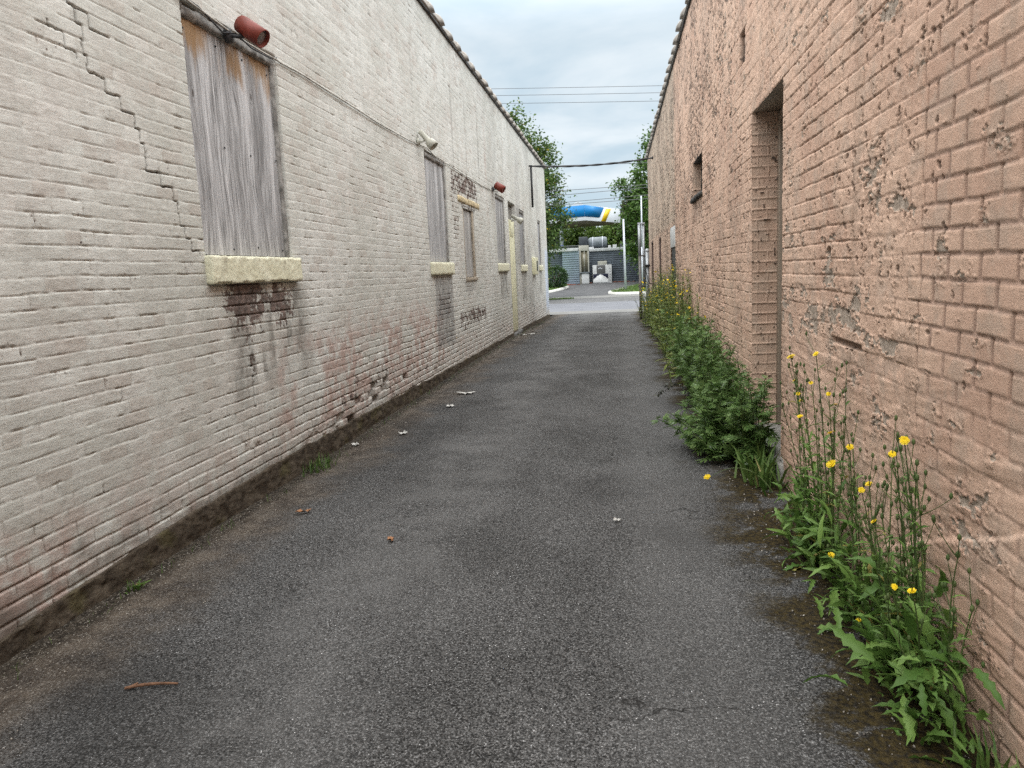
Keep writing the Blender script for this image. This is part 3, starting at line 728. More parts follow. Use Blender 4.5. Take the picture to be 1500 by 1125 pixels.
# door
d0, d1, dz0, dz1 = LDOOR
dr = MB(); box(dr, XL - .10, XL - .045, d0 + .40, d1 - .02, dz0 + .02, 2.98, .006); door = dr.build('door', M['cream_door'], white_building); door['label'] = 'tall plain cream door'
f_ = MB(); box(f_, XL - .12, XL - .05, d0 + .01, d0 + .10, dz0 + .02, dz1 - .02, .004); box(f_, XL - .13, XL - .11, d0 + .10, d0 + .395, dz0 + .02, 3.0); f_.build('frame', timber('rotten_door_frame', (.10, .08, .06), (.24, .20, .15), False), door)
f_ = MB(); box(f_, XL - .044, XL - .036, d0 + .50, d1 - .25, 2.55, 2.88, .002); f_.build('patch', M['cream_door'], door)
f_ = MB(); rough_box(f_, XL - .10, XL + .07, d0 - .1, d1 + .1, -.08, dz0 + .012, .03, .008, 20, 77); f_.build('step', M['pale_concrete'], door)

# ------------------------------------------------------------------ right building
XR = 1.15
RD = (5.52, 6.73, .17, 2.83); RW = (10.5, 11.78, 2.55, 3.08)
RSLOT = [(15.42, 16.66, -.3, 2.38), (20.42, 20.95, -.3, 2.36), (24.7, 25.6, -.3, 2.40)]
def right_wall():
    ys = growing(-1.5, 1.2, .03, 0) + growing(1.2, 28.1, .0034, .0021)[1:]
    zs = np.concatenate([np.arange(-.32, 2.7, .0052), np.arange(2.7, 4.0, .0075), np.arange(4.0, 5.38, .011), [5.38]])
    e0 = [RD] + [RW] + RSLOT
    us = np.array(sorted(set(np.round(ys, 5)) | {round(w_[0] - e, 5) for w_ in e0 for e in (0, .002)} | {round(w_[1] + e, 5) for w_ in e0 for e in (0, .002)}))
    vs = np.array(sorted(set(np.round(zs, 5)) | {round(w_[2] - e, 5) for w_ in e0 for e in (0, .002)} | {round(w_[3] + e, 5) for w_ in e0 for e in (0, .002)}))
    u, v = np.meshgrid(us, vs)
    nb = fbm(u * 1.7, v * 2.1, 4, 350); nf = fbm(u * 8, v * 8, 4, 360)
    crisp = 1 - sstep(u + .10 * (nf - .5), 3.03, 3.13)
    far = sstep(u, 5, 9)
    dv, du, rnd, row, col = brick_field(u, v, .0885, .238, 33, 99, .005)
    dv2, du2, rnd2, row2, col2 = brick_field(u, v, .27, .40, 35, 99, .008)
    blk = boxm(u, v, 10.45, 11.83, .3, 2.55, .02); 
    dv = np.where(blk > .5, dv2, dv); du = np.where(blk > .5, du2, du); rnd = np.where(blk > .5, rnd2, rnd)
    smear = sstep(fbm(u * 1.1, v * 1.8, 3, 370), .42, .62)          # paint and render smeared over the joints
    wavez = boxm(u, v, 2.2, 6.2, .25, 1.15, .25)
    bed = (.0034 * crisp + (1 - crisp) * (.0010 + .0026 * (1 - smear))) * (1 - .6 * wavez)
    head = (.0085 * crisp + (1 - crisp) * (.0016 + .0045 * (1 - smear))) * (1 - .6 * wavez)
    bed = bed * (.5 + 1.0 * fbm(u * 5, v * 3, 2, 372)); head = head * (.25 + 1.3 * _hash(col, row, 378))
    mw = .0042 + .0022 * crisp; mwh = mw + .0030 * crisp + .0012
    prof = np.maximum(bed * (1 - sstep(dv, mw, mw + .0035)), head * (1 - sstep(du, mwh, mwh + .0035)))
    h = -prof + (rnd - .5) * (.0022 + .0025 * (1 - crisp)) + .014 * (fbm(u * .7, v * 1.2, 3, 391) - .5)
    h += (.0016 * crisp + .0050 * (1 - crisp)) * (fbm(u * 24, v * 24, 4, 390, .6) - .5) * 1.6
    opn = np.clip(sstep(fbm(u * 2.2, row * 3.3, 3, 376), .44, .56) * .9 * (1 - .7 * crisp), 0, 1) * (1 - .75 * smear * (1 - crisp))
    oph = np.clip(sstep(_hash(col, row, 379), .35, .6) * (1 - .5 * smear) * (1 - .6 * crisp), 0, 1)
    seam = np.maximum(opn * (1 - sstep(dv, .0012, .0042)), oph * (1 - sstep(du, .0012, .0042))) * sstep(fbm(u * 16, v * 16, 2, 377), .30, .48) * (1 - .8 * (blk > .5))
    h -= .0065 * seam
    # long trowelled ridges low on the wall
    rz = v + .10 * (fbm(u * 1.1, v * .8, 3, 400) - .5) + .06 * np.sin(u * 2.1) + .05 * u
    rid = fbm(u * 1.6, rz * 17, 3, 401, .6)
    h += wavez * .010 * (rid - .5) + .006 * boxm(u, v, 3, 8, 1.1, 1.7, .2) * (fbm(u * 2, v * 22, 3, 402) - .5)
    zl = .80 - .42 * (u - 2.2) + .035 * (fbm(u * 6, v * 0, 3, 404) - .5)       # thick lip of render
    h += .010 * (1 - sstep(v, zl - .012, zl + .012)) * boxm(u, v, 1.0, 3.4, -.5, 1.5, .1)
    # peeling paint
    pn = fbm(u * 6.5, v * 10.0, 5, 410, .70) + .10 * (vnoise(u * 80, v * 60, 411) - .5) + .05 * (vnoise(np.floor(u * 9 + row * .37) * 3.1, row * 1.7, 413) - .5)
    band = fbm(u * .9, v * .9, 3, 412)
    amt = .60 * boxm(u, v, 3.1, 9, .8, 4.6, .3) + .30 * boxm(u, v, 9, 29, .5, 5.4, .5) + .10 * crisp
    thr = .735 - .15 * sstep(band, .38, .66) * amt
    thr = thr - .20 * blob(u, v, 3.25, 1.76, .20, .22) - .16 * blob(u, v, 3.75, 1.85, .25, .25) - .14 * blob(u, v, 2.75, 1.55, .17, .07) - .14 * blob(u, v, 2.62, 1.97, .2, .06) - .22 * blob(u, v, 2.49, .63, .3, .07) - .20 * blob(u, v, 3.30, .88, .18, .09) - .18 * blob(u, v, 3.5, 2.7, .3, .25)
    thr = thr - .12 * boxm(u, v, 3.1, 6, 1.15, 1.45, .1)
    pe = sstep(pn, thr, thr + .025); curl = np.exp(-((pn - thr + .012) / .018) ** 2)
    h += -.0045 * pe + .0042 * curl * (1 - pe) * sstep(thr, .9, .75)
    # splits in the paint film that read as dark ragged ticks
    clump = fbm(u * 1.5, v * 1.5, 3, 424)
    zt = (.30 + .70 * sstep(v, .5, 1.9)) * sstep(u, 3.05, 3.4)
    pA = (.10 + .55 * sstep(clump, .42, .66)) * zt * (1 + .5 * sstep(u, 5, 8))
    pB = (.14 + .62 * sstep(clump, .40, .64)) * zt * sstep(u, 6, 9.5)
    pit = ticks(u, v, .075, .060, pA * .50, 420, .26)
    pit = np.maximum(pit, ticks(u, v, .17, .095, pB * 1.1, 431, .26))
    pit = np.maximum(pit, ticks(u, v, .36, .15, .60 * sstep(clump, .34, .58) * sstep(u, 8, 13) * (.4 + .6 * sstep(v, .5, 2)), 441, .22))
    pit = np.maximum(pit, ticks(u, v, .08, .08, .30 * blob(u, v, 3.35, 2.6, .5, .7) + .3 * blob(u, v, 3.9, 1.95, .6, .3) + .25 * blob(u, v, 3.4, 1.75, .3, .25), 452, .24))
    pit = np.maximum(pit, ticks(u, v, .30, .10, .55 * sstep(clump, .40, .62) * sstep(u, 6.7, 9) * (.3 + .7 * sstep(v, .8, 2.4)), 461, .30))
    pit = np.maximum(pit, ticks(u, v, .85, .17, .50 * sstep(clump, .36, .6) * sstep(u, 12, 16), 471, .22))
    pit = pit * sstep(fbm(u * 34, v * 40, 3, 455, .7), .36, .50)
    h -= .0085 * pit
    ed = ticks(u + .012, v + .006, .075, .060, pA * .50, 420, .26); h += .0035 * ed * (1 - pit)
    holes = 1 - sstep(np.hypot((u - 4.33) / 1.4, v - 1.63), .022, .034)
    h -= .05 * holes
    lip = (1 - sstep(abs(v - 1.16), .012, .02)) * boxm(u, v, 3.75, 4.25, 0, 3, .02); h -= .02 * lip
    beige = sstep(u + .15 * (nf - .5), 15.2, 15.45) * (.35 + .65 * sstep(v + .1 * (nf - .5), 2.4, 2.55))
    grime = .75 * np.exp(-((u - 7.28) / .10) ** 2) * sstep(v, 2.9, 3.6) + .5 * boxm(u, v, 10.6, 11.7, 2.2, 2.55, .1) + .35 * sstep(nb, .55, .7) * far + .45 * (1 - sstep(v + .2 * (nf - .5), .05, .3)) + .35 * sstep(fbm(u * 2.5, v * .35, 3, 430), .55, .7) * sstep(v, 3, 4.8)
    dirt = (.25 + .75 * crisp) * np.maximum(1 - sstep(dv, mw, mw + .004), 1.25 * (1 - sstep(du, mwh, mwh + .004))) * (.42 + .5 * sstep(nb, .30, .5)) * (1 - .6 * wavez)
    slit = boxm(u, v, 7.10, 7.36, 3.35, 3.62, .008); h -= .05 * slit
    cr = 1 - sstep(abs(u - 3.08 - .02 * (fbm(u * 0, v * 6, 3, 440) - .5) - .012 * np.sign(np.mod(row, 2) - .5)), .002, .006); cr = cr * (v > .75) * (vnoise(u * 0, v * 7, 441) > .3); h -= .010 * cr
    mask = np.stack([pe, dirt, beige, rnd], -1).clip(0, 1)
    mask2 = np.stack([np.clip((.72 + .25 * far) * pit + .42 * seam + holes + slit + .6 * lip + .5 * cr, 0, 1), grime.clip(0, 1), 0 * u, 0 * u], -1)
    P = np.stack([XR - h, u, v], -1)
    uc = .5 * (u[:-1, :-1] + u[1:, 1:]); vc = .5 * (v[:-1, :-1] + v[1:, 1:])
    keep = np.ones(uc.shape, bool)
    for (a, b_, c_, d_) in e0: keep &= ~((uc > a - .0005) & (uc < b_ + .0005) & (vc > c_ - .0005) & (vc < d_ + .0005))
    V, F = grid_mesh(us, vs, P, keep)
    return V, F, {'mask': mask.reshape(-1, 4), 'mask2': mask2.reshape(-1, 4)}
def jamb(parent, y, face, x0, x1, z0, z1, mat, seed, ch=.0885):
    """brick side of a recess; face = -1 looks towards -y"""
    us = np.arange(x0, x1 + .001, .004); vs = np.arange(z0, z1, .006); vs = np.append(vs, z1)
    U, Vv = np.meshgrid(us, vs); dv, du, rnd, row, col = brick_field(U, Vv, ch, .17, seed, 99, .004)
    prof = np.maximum(.008 * (1 - sstep(dv, .004, .009)) * (.3 + fbm(U * 9, Vv * 9, 2, seed)), .006 * (1 - sstep(du, .003, .008)))
    tn = vnoise(U * 45, Vv * 40, seed + 4)
    h = -prof + .004 * (fbm(U * 30, Vv * 30, 3, seed + 2) - .5) + (rnd - .5) * .003 - .01 * sstep(tn, .86, .93)
    A = np.stack([0 * U, 0 * U, 0 * U + .3, rnd], -1); B = np.stack([.9 * sstep(tn, .86, .93), 0 * U + .25, 0 * U, 0 * U], -1)
    V, F = grid_mesh(us, vs, np.stack([U, y + face * h, Vv], -1))
    if face > 0: F = F[:, ::-1]
    return MB().add(V, F).build('jamb', mat, parent, True, {'mask': A.reshape(-1, 4), 'mask2': B.reshape(-1, 4)})
salmon_building = tag(empty('brick_building', (XR, 14, 0)), 'salmon pink painted brick building with peeling paint and recessed doorway', 'building')
V, F, A = right_wall()
MB().add(V, F).build('wall', M['rwall'], salmon_building, True, A)
b = MB()
box(b, XR + .55, 10, -8, 28.0, -.5, 5.26); box(b, XR + .03, 10, 28.001, 28.1, -.5, 5.36); box(b, XR + .02, XR + .5, -8, -1.5, -.5, 5.36)
box(b, XR + .05, XR + .54, -1.45, 5.51 - .012, -.5, 5.25); box(b, XR + .05, XR + .54, 6.745, 10.485, -.5, 5.25); box(b, XR + .05, XR + .54, 5.51, 6.74, 2.835 + .03, 5.25)
box(b, XR + .05, XR + .54, 11.795, 15.40, -.5, 5.25); box(b, XR + .05, XR + .54, 10.49, 11.79, -.5, 2.535); box(b, XR + .05, XR + .54, 10.49, 11.79, 3.10, 5.25)
box(b, XR + .05, XR + .54, 16.68, 20.40, -.5, 5.25); box(b, XR + .05, XR + .54, 20.97, 24.68, -.5, 5.25); box(b, XR + .05, XR + .54, 25.62, 27.99, -.5, 5.25)
box(b, XR + .05, XR + .54, 15.405, 16.675, 2.40, 5.25); box(b, XR + .05, XR + .54, 20.405, 20.965, 2.38, 5.25); box(b, XR + .05, XR + .54, 24.685, 25.615, 2.42, 5.25)
b.build('side_wall', M['rwall'], salmon_building)
b = MB(); box(b, XR + .35, 10, -8, 28, 5.27, 5.32); b.build('roof', M['lead'], salmon_building)
b = MB(); box(b, XR - .028, XR + .33, -8, 28.1, 5.381, 5.425); b.build('coping_bed', M['lead'], salmon_building)
lay_coping(salmon_building, XR + .15, 6.0, 28.2, 5.43)
# doorway
jd = empty('doorway', (0, RD[0] - 14 + .6, 0)); jd.parent = salmon_building; jd['label'] = 'tall recessed doorway with taupe frame and concrete step'
jamb(jd, RD[1], 1, XR - .002, XR + .40, RD[2] - .05, RD[3] + .02, M['rwall'], 501)
jamb(jd, RD[0], -1, XR - .002, XR + .40, RD[2] - .05, RD[3] + .02, M['rwall'], 502)
b = MB(); box(b, XR + .004, XR + .42, RD[0] - .012, RD[1] + .012, RD[3], RD[3] + .03); b.build('soffit', M['taupe'], jd)
b = MB(); box(b, XR + .205, XR + .30, RD[1] - .085, RD[1] - .004, RD[2] + .002, RD[3] - .09, .004); box(b, XR + .205, XR + .30, RD[0] + .004, RD[0] + .085, RD[2] + .002, RD[3] - .09, .004); box(b, XR + .205, XR + .30, RD[0] + .004, RD[1] - .004, RD[3] - .088, RD[3] - .003, .004)
b.build('frame', M['taupe'], jd)
b = MB(); box(b, XR + .27, XR + .32, RD[0] + .088, RD[1] - .088, RD[2] + .02, RD[3] - .092, .003)
for zc_ in (.75, 1.9): box(b, XR + .262, XR + .2695, RD[0] + .24, RD[1] - .24, zc_ - .42, zc_ + .42, .003)
dd = b.build('door', M['taupe_dark'], jd)
b = MB(); tube(b, [(XR + .272, RD[0] + .16, 1.15), (XR + .215, RD[0] + .16, 1.15), (XR + .21, RD[0] + .17, 1.15), (XR + .21, RD[0] + .27, 1.15)], .011, 8); b.build('handle', M['galv'], dd)
b = MB(); rough_box(b, XR - .03, XR + .42, RD[0] - .10, RD[1] + .30, -.05, RD[2], .018, .012, 18, 61, .025); b.build('step', M['step_concrete'], jd, True)
# small high window
wn = empty('window', (0, (RW[0] + RW[1]) / 2 - 14, RW[2])); wn.parent = salmon_building; wn['label'] = 'small square high window with broken dark sill'
jamb(wn, RW[1], 1, XR - .002, XR + .30, RW[2] - .02, RW[3] + .02, M['rwall'], 503, .18); jamb(wn, RW[0], -1, XR - .002, XR + .30, RW[2] - .02, RW[3] + .02, M['rwall'], 504, .18)
b = MB(); box(b, XR + .004, XR + .3, RW[0], RW[1], RW[3], RW[3] + .03); b.build('soffit', M['lead'], wn)
b = MB(); box(b, XR + .17, XR + .19, RW[0] + .003, RW[1] - .003, RW[2] + .02, RW[3]); b.build('pane', M['dark'], wn)
b = MB(); box(b, XR + .12, XR + .16, RW[0] + .003, RW[0] + .06, RW[2] + .02, RW[3] - .002); box(b, XR + .12, XR + .16, RW[1] - .06, RW[1] - .003, RW[2] + .02, RW[3] - .002); box(b, XR + .12, XR + .16, RW[0] + .061, RW[1] - .061, RW[3] - .06, RW[3] - .002); b.build('frame', M['lead'], wn)
b = MB(); box(b, XR + .12, XR + .16, RW[1] - .62, RW[1] - .58, RW[2] + .02, RW[3] - .061); b.build('mullion', M['lead'], wn)
b = MB(); rough_box(b, XR - .04, XR + .25, RW[0] - .03, RW[1] + .04, RW[2] - .05, RW[2] + .025, .02, .016, 22, 68, .02); b.build('sill', M['lead'], wn, True)
# doors and windows far along
a, b_, c_, d_ = RSLOT[0]
b = MB(); box(b, XR + .02, XR + .06, a, b_, c_, d_ - .42, .003); dd = b.build('door', M['dark'], salmon_building); dd['label'] = 'black door with a white panel above it'
b = MB(); box(b, XR - .012, XR + .05, a, b_, d_ - .415, d_, .004); b.build('panel', M['white'], dd)
for a, b_, c_, d_ in RSLOT[1:]:
    b = MB(); box(b, XR + .10, XR + .14, a, b_, c_, d_); dd = b.build('door', M['dark'], salmon_building); dd['label'] = 'dark recessed narrow door'
    b = MB(); box(b, XR - .02, XR + .09, b_ - .07, b_ + .0, c_, d_ + .0, .003); box(b, XR - .02, XR + .09, a, b_ - .071, d_ - .06, d_, .003); b.build('frame', simple('brown_frame', (.10, .065, .055), .7), dd)
bpy.data.objects.remove(tile)

# ------------------------------------------------------------------ lamps, cables, boxes on the walls
def can_lamp(loc, axis, mat, label, r=.078, L=.25):
    t = empty('wall_floodlight', loc, label, 'lamp', 'floodlights on the white wall')
    ax = np.array(axis, float); ax /= np.linalg.norm(ax); o = np.array(loc)
    b = MB(); lathe(b, [(-L * .5, 0), (-L * .5, r * .80), (-L * .47, r * .93), (-L * .30, r), (L * .5, r * 1.02), (L * .5, r * .92), (L * .36, r * .9), (L * .36, 0)], o, ax, 28); b.build('housing', mat, t, True)
    b = MB(); lathe(b, [(L * .37, r * .86), (L * .40, r * .5), (L * .41, 0)], o, ax, 24); b.build('lens', M['lens'], t, True)
    b = MB(); wall = np.array([XL + .005, o[1] - .07, o[2] - .04])
    lathe(b, [(0, 0), (0, .05), (.03, .05), (.035, .03), (.05, 0)], wall, (1, 0, 0), 16)
    tube(b, [wall + [.03, 0, 0], wall + [.07, .03, .0], o - ax * L * .25 - np.array([0, 0, r * .9])], .014, 8); b.build('bracket', M['blackmetal'], t, True)
    return t
can_lamp((XL + .165, 5.37, 3.41), (.80, -.10, -.58), M['redlamp'], 'red cylinder floodlight above the large planked window', .066, .225)
can_lamp((XL + .165, 16.9, 3.50), (.80, -.10, -.56), M['redlamp'], 'small red cylinder floodlight high up before the cream door', .085, .23)
def bullet_lamp(loc, axis, label, s=1.0):
    t = empty('wall_floodlight', loc, label, 'lamp', 'floodlights on the white wall')
    ax = np.array(axis, float); ax /= np.linalg.norm(ax); o = np.array(loc)
    b = MB(); lathe(b, [(-.20 * s, 0), (-.20 * s, .043 * s), (-.0 * s, .048 * s), (.03 * s, .072 * s), (.06 * s, .085 * s), (.15 * s, .088 * s), (.15 * s, .078 * s), (.07 * s, .06 * s), (.07 * s, 0)], o, ax, 24); b.build('housing', M['whitelamp'], t, True)
    b = MB(); lathe(b, [(.072 * s, .058 * s), (.085 * s, .03 * s), (.088 * s, 0)], o, ax, 20); b.build('lens', M['lens'], t, True)
    b = MB(); wall = np.array([XL + .004, o[1] - .05 * s, o[2] - .02 * s]); lathe(b, [(0, 0), (0, .05), (.03, .05), (.035, 0)], wall, (1, 0, 0), 16); tube(b, [wall + [.03, 0, 0], wall + [.08 * s, .02, 0], o - ax * .08 * s - np.array([0, 0, .04])], .014, 8); b.build('bracket', M['whitelamp'], t, True)
    return t
bullet_lamp((XL + .15, 10.55, 3.49), (.66, -.10, -.75), 'cream bullet floodlight above the pale streaky board', .84)
bullet_lamp((XL + .17, 19.75, 2.98), (.80, .05, -.50), 'cream bullet floodlight in front of the cream door head', .95)
b = MB(); pts = []
ky = [1.0, 3.2, 4.66, 5.35, 5.9, 6.6, 7.2, 8.6, 10.0, 10.95, 11.6, 12.4, 13.6, 15.0, 16.6, 17.7]
kz = [3.42, 3.435, 3.445, 3.40, 3.40, 3.42, 3.41, 3.40, 3.42, 3.46, 3.40, 3.41, 3.385, 3.40, 3.42, 3.50]
for y in np.arange(1.0, 17.7, .12): pts.append((XL + .012 + .012 * vnoise(np.array([y * 1.7]), np.array([2.]), 3)[0] + (.015 if 4.7 < y < 6.1 else 0), y, np.interp(y, ky, kz) + .02 * (vnoise(np.array([y * 1.1]), np.array([5.]), 4)[0] - .5)))
tube(b, pts, .0075, 6); tag(b.build('cable', M['cablewhite'], None, True), 'thin pale cable clipped along the white wall above windows', 'cable')
b = MB(); pts = [(XL + .012, 4.62, 3.46), (XL + .03, 4.9, 3.44), (XL + .035, 5.2, 3.36), (XL + .05, 5.36, 3.40), (XL + .04, 5.6, 3.37), (XL + .03, 5.95, 3.385), (XL + .012, 6.1, 3.43)]
tube(b, pts, .006, 6); tag(b.build('cable', M['blackmetal'], None, True), 'short dark cable sagging behind the red cylinder lamp', 'cable')
t = empty('service_cable', (XL + .06, 24.3, 4.9), 'thick black twisted cable crossing between the two buildings', 'cable')
s_ = np.linspace(0, 1, 60); a = np.array([XL + .10, 24.35, 4.93]); e = np.array([XR - .02, 23.8, 4.86])
base = a[None] * (1 - s_)[:, None] + e[None] * s_[:, None]; base[:, 2] -= .16 * 4 * s_ * (1 - s_) * .6
for k in range(2):
    b = MB(); ph = s_ * 26 + k * math.pi; P = base + np.stack([0 * s_, np.cos(ph) * .014, np.sin(ph) * .014], -1); tube(b, P, .021, 6); b.build('strand', M['blackmetal'], t, True)
b = MB(); tube(b, [(XL + .07, 24.35, 4.96), (XL + .075, 24.35, 4.2), (XL + .075, 24.35, 3.65)], .035, 8); tube(b, [(XL + .10, 24.35, 4.94), (XL + .0, 24.35, 4.94)], .025, 8); b.build('conduit', M['blackmetal'], t, True)
b = MB(); lathe(b, [(0, 0), (0, .05), (.03, .05), (.05, .02), (.09, .02), (.09, 0)], (XR + .005, 23.8, 4.86), (-1, 0, 0), 12); b.build('bracket', M['blackmetal'], t)
t = empty('meter_box', (XL, 24.65, 1.5), 'cream painted meter box with dark slot on the white wall', 'box')
b = MB(); box(b, XL - .01, XL + .10, 24.15, 25.05, 1.50, 2.05, .012); b.build('body', M['cream_door'], t)
b = MB(); box(b, XL + .085, XL + .104, 24.62, 24.95, 1.62, 1.95, .002); b.build('slot', M['dark'], t)

# ------------------------------------------------------------------ overhead wires
def overhead(y, zc, slope, x0, x1, sag, label, r=.013):
    xs = np.linspace(x0, x1, 40); z = zc + slope * xs - sag * (1 - (2 * (xs - x0) / (x1 - x0) - 1) ** 2)
    b = MB(); tube(b, np.stack([xs, np.full(40, y) + .02 * xs, z], -1), r, 5); tag(b.build('overhead_wire', M['wire'], None, True), label, 'wire', 'overhead wires across the street')
for zc_, l in ((12.35, 'highest of the three thin wires high across the sky'), (11.97, 'middle of the three thin wires high across the sky'), (11.52, 'lowest of the three thin wires high across the sky')):
    overhead(45, zc_, -.055, -38, 38, .5, l)
for zc_, sl, l in ((8.05, -.03, 'faint wire just above the thick twisted cable'), (6.72, .01, 'uppermost of the low wires above the blue canopy'), (6.52, .03, 'second of the low wires above the blue canopy'), (6.08, .03, 'third of the low wires above the blue canopy'), (5.90, .015, 'lowest of the wires, just above the blue canopy')):
    overhead(46, zc_, sl, -34, 34, .35, l, .016)

# ------------------------------------------------------------------ gate posts
t = empty('gate_leaf', (.80, 25.4, gz(25.4)), 'tall pale steel gate stile standing open at the alley end', 'gate')
zb = gz(25.4)
b = MB(); tube(b, [(.735, 25.4, zb - .05), (.735, 25.4, 1.95)], .05, 10); b.build('pipe', M['rustpipe'], t, True)
b = MB(); tube(b, [(.735, 25.4, 1.95), (.735, 25.4, 2.98)], .052, 10); tube(b, [(.865, 25.42, .9), (.865, 25.42, 2.98)], .045, 10); box(b, .68, .92, 25.35, 25.47, 2.97, 3.03, .008); b.build('upper_pipe', M['galv'], t, True)
for bb in ((.70, .90, 25.36, 25.46, 1.93, 1.98), (.665, .90, 25.36, 25.44, .92, .99), (.66, .70, 25.35, 25.45, .0, .26)): b = MB(); box(b, *bb, .006); b.build('clamp', M['rustpipe'], t)
t = empty('gate_post', (1.02, 26.2, gz(26.2)), 'shorter round galvanised gate post with a cap beside the wall', 'post')
b = MB(); tube(b, [(1.01, 26.2, gz(26.2) - .05), (1.01, 26.2, 2.12)], .062, 12); b.build('pipe', M['galv'], t, True)
b = MB(); lathe(b, [(0, .072), (.05, .072), (.09, .04), (.10, 0)], (1.01, 26.2, 2.10), (0, 0, 1), 14); b.build('cap', M['galv'], t, True)
for bb in ((.86, 1.09, 26.10, 26.28, .02, .10), (.90, 1.10, 26.10, 26.28, 1.58, 1.66)): b = MB(); box(b, *bb, .006); b.build('clamp', M['blackmetal'], t)
b = MB(); s_ = np.linspace(0, 1, 26)
for k in range(25):
    p = np.array([.90 + .24 * s_[k], 25.6 + 1.0 * s_[k] * .4, 1.62 - .62 * s_[k] - .20 * math.sin(math.pi * s_[k])]); q = np.array([.90 + .24 * s_[k + 1], 25.6 + 1.0 * s_[k + 1] * .4, 1.62 - .62 * s_[k + 1] - .20 * math.sin(math.pi * s_[k + 1])])
    d = np.cross(q - p, [0, 1, 0] if k % 2 else [1, 0, 0]); d = d / np.linalg.norm(d) * .012
    tube(b, [p, (p + q) / 2 + d, q, (p + q) / 2 - d, p], .0085, 5, False)
tag(b.build('chain', M['blackmetal']), 'dark chain hanging from the open gate stile', 'chain')

# ------------------------------------------------------------------ across the street: kerbs, lawns, lamp
def prism(mb, poly, z0f, h):
    n = len(poly); V = [(x, y, gz(y) + z0f) for x, y in poly] + [(x, y, gz(y) + h) for x, y in poly]
    return mb.add(V, [list(range(n))[::-1], list(range(n, 2 * n))] + [[i, (i + 1) % n, n + (i + 1) % n, n + i] for i in range(n)])
isl = [(14, 51.4), (6, 51.35), (2.5, 51.3), (.6, 51.4), (-.25, 51.7), (-.62, 52.3), (-.5, 53.2), (.0, 54.6), (.7, 57), (1.6, 60), (3.0, 61.5), (6, 62.5), (14, 63)]
def subdiv_poly(P, step=.5):
    out = []
    for (a, b) in zip(P, P[1:] + P[:1]):
        n = max(1, int(math.hypot(b[0] - a[0], b[1] - a[1]) / step))
        out += [(a[0] + (b[0] - a[0]) * i / n, a[1] + (b[1] - a[1]) * i / n) for i in range(n)]
    return out
def kerb_line(pts, name='kerb', w=.18, h=.16):
    b = MB(); P = np.array(pts); T = np.gradient(P, axis=0); T /= np.linalg.norm(T, axis=1)[:, None]; Nn = np.stack([-T[:, 1], T[:, 0]], -1) * w / 2
    A = P + Nn; B = P - Nn; zb = gz(P[:, 1])
    V = np.concatenate([np.c_[A, zb - .05], np.c_[A, zb + h], np.c_[B, zb + h], np.c_[B, zb - .05]]); n = len(P)
    F = [[k * n + i, k * n + i + 1, (k + 1) * n + i + 1, (k + 1) * n + i] for k in range(3) for i in range(n - 1)]
    F += [[0, n, 2 * n, 3 * n], [n - 1, 4 * n - 1, 3 * n - 1, 2 * n - 1]]
    b.add(V, F); tag(b.build(name, M['kerb']), kind='structure')
def lawn(pts):
    cxy = np.mean(pts, axis=0); b = MB(); P = [(x, y, gz(y) + .12) for x, y in pts]
    k = len(P); rings = [np.array(P)]
    for s in (.75, .5, .25): rings.append(np.array([(cxy[0] + (x - cxy[0]) * s, cxy[1] + (y - cxy[1]) * s, gz(cxy[1] + (y - cxy[1]) * s) + .13 + .03 * math.sin(x * 3 + y)) for x, y, _ in P]))
    V = np.concatenate(rings + [np.array([[cxy[0], cxy[1], gz(cxy[1]) + .13]])])
    F = [[r * k + i, r * k + (i + 1) % k, (r + 1) * k + (i + 1) % k, (r + 1) * k + i] for r in range(3) for i in range(k)] + [[3 * k + i, 3 * k + (i + 1) % k, 4 * k] for i in range(k)]
    b.add(V, F); tag(b.build('lawn', M['lawn'], None, True), kind='structure')
kerb_line(subdiv_poly(isl)[:-26]); lawn(subdiv_poly(isl, 1.0))
lw = [(-30, 53), (-7.0, 53.0), (-6.0, 54.2), (-5.2, 56), (-4.6, 58.5), (-4.1, 61.5), (-4.4, 64.6), (-30, 65)]
kerb_line([(-30, 53), (-18, 53), (-7.0, 53.0), (-6.5, 53.3), (-6.0, 54.2), (-5.2, 56), (-4.6, 58.5), (-4.1, 61.5)]); lawn(subdiv_poly(lw, 1.5))
def blades(name, xy, hmin, hmax, mat, seed, parent=None, w=.012, zf=None):
    r = np.random.default_rng(seed); n = len(xy)
    TV = [(0, -.5, 0), (0, .5, 0), (.5, .4, .10), (.5, -.4, .10), (1, 0, .0)]
    TV = np.array([(x, y * w / .15, z) for x, y, z in TV]); TFq = np.array([[0, 1, 2, 3]]); 
    z = gz(xy[:, 1]) if zf is None else zf
    pos = np.c_[xy, z]; R = rot_arrays(r.uniform(0, 6.28, n), r.uniform(.75, 1.5, n), r.uniform(-.5, .5, n)); sc = r.uniform(hmin, hmax, n)
    b = MB(); instances(b, TV, TFq, pos, R, sc); 
    b2 = np.array([[3, 2, 4]]); V = np.einsum('nij,kj->nki', R, TV) * sc.reshape(-1, 1, 1) + pos[:, None, :]
    b.add(V.reshape(-1, 3), (b2[None] + (np.arange(n) * 5)[:, None, None]).reshape(-1, 3))
    return b.build(name, mat, parent)
def inpoly(P, poly):
    x, y = P[:, 0], P[:, 1]; c = np.zeros(len(P), bool)
    for (x0, y0), (x1, y1) in zip(poly, poly[1:] + poly[:1]):
        k = ((y0 > y) != (y1 > y)) & (x < (x1 - x0) * (y - y0) / (y1 - y0 + 1e-12) + x0); c ^= k
    return c
g = np.random.default_rng(3).uniform([-.8, 51.3], [9, 63], (26000, 2)); g = g[inpoly(g, isl)]
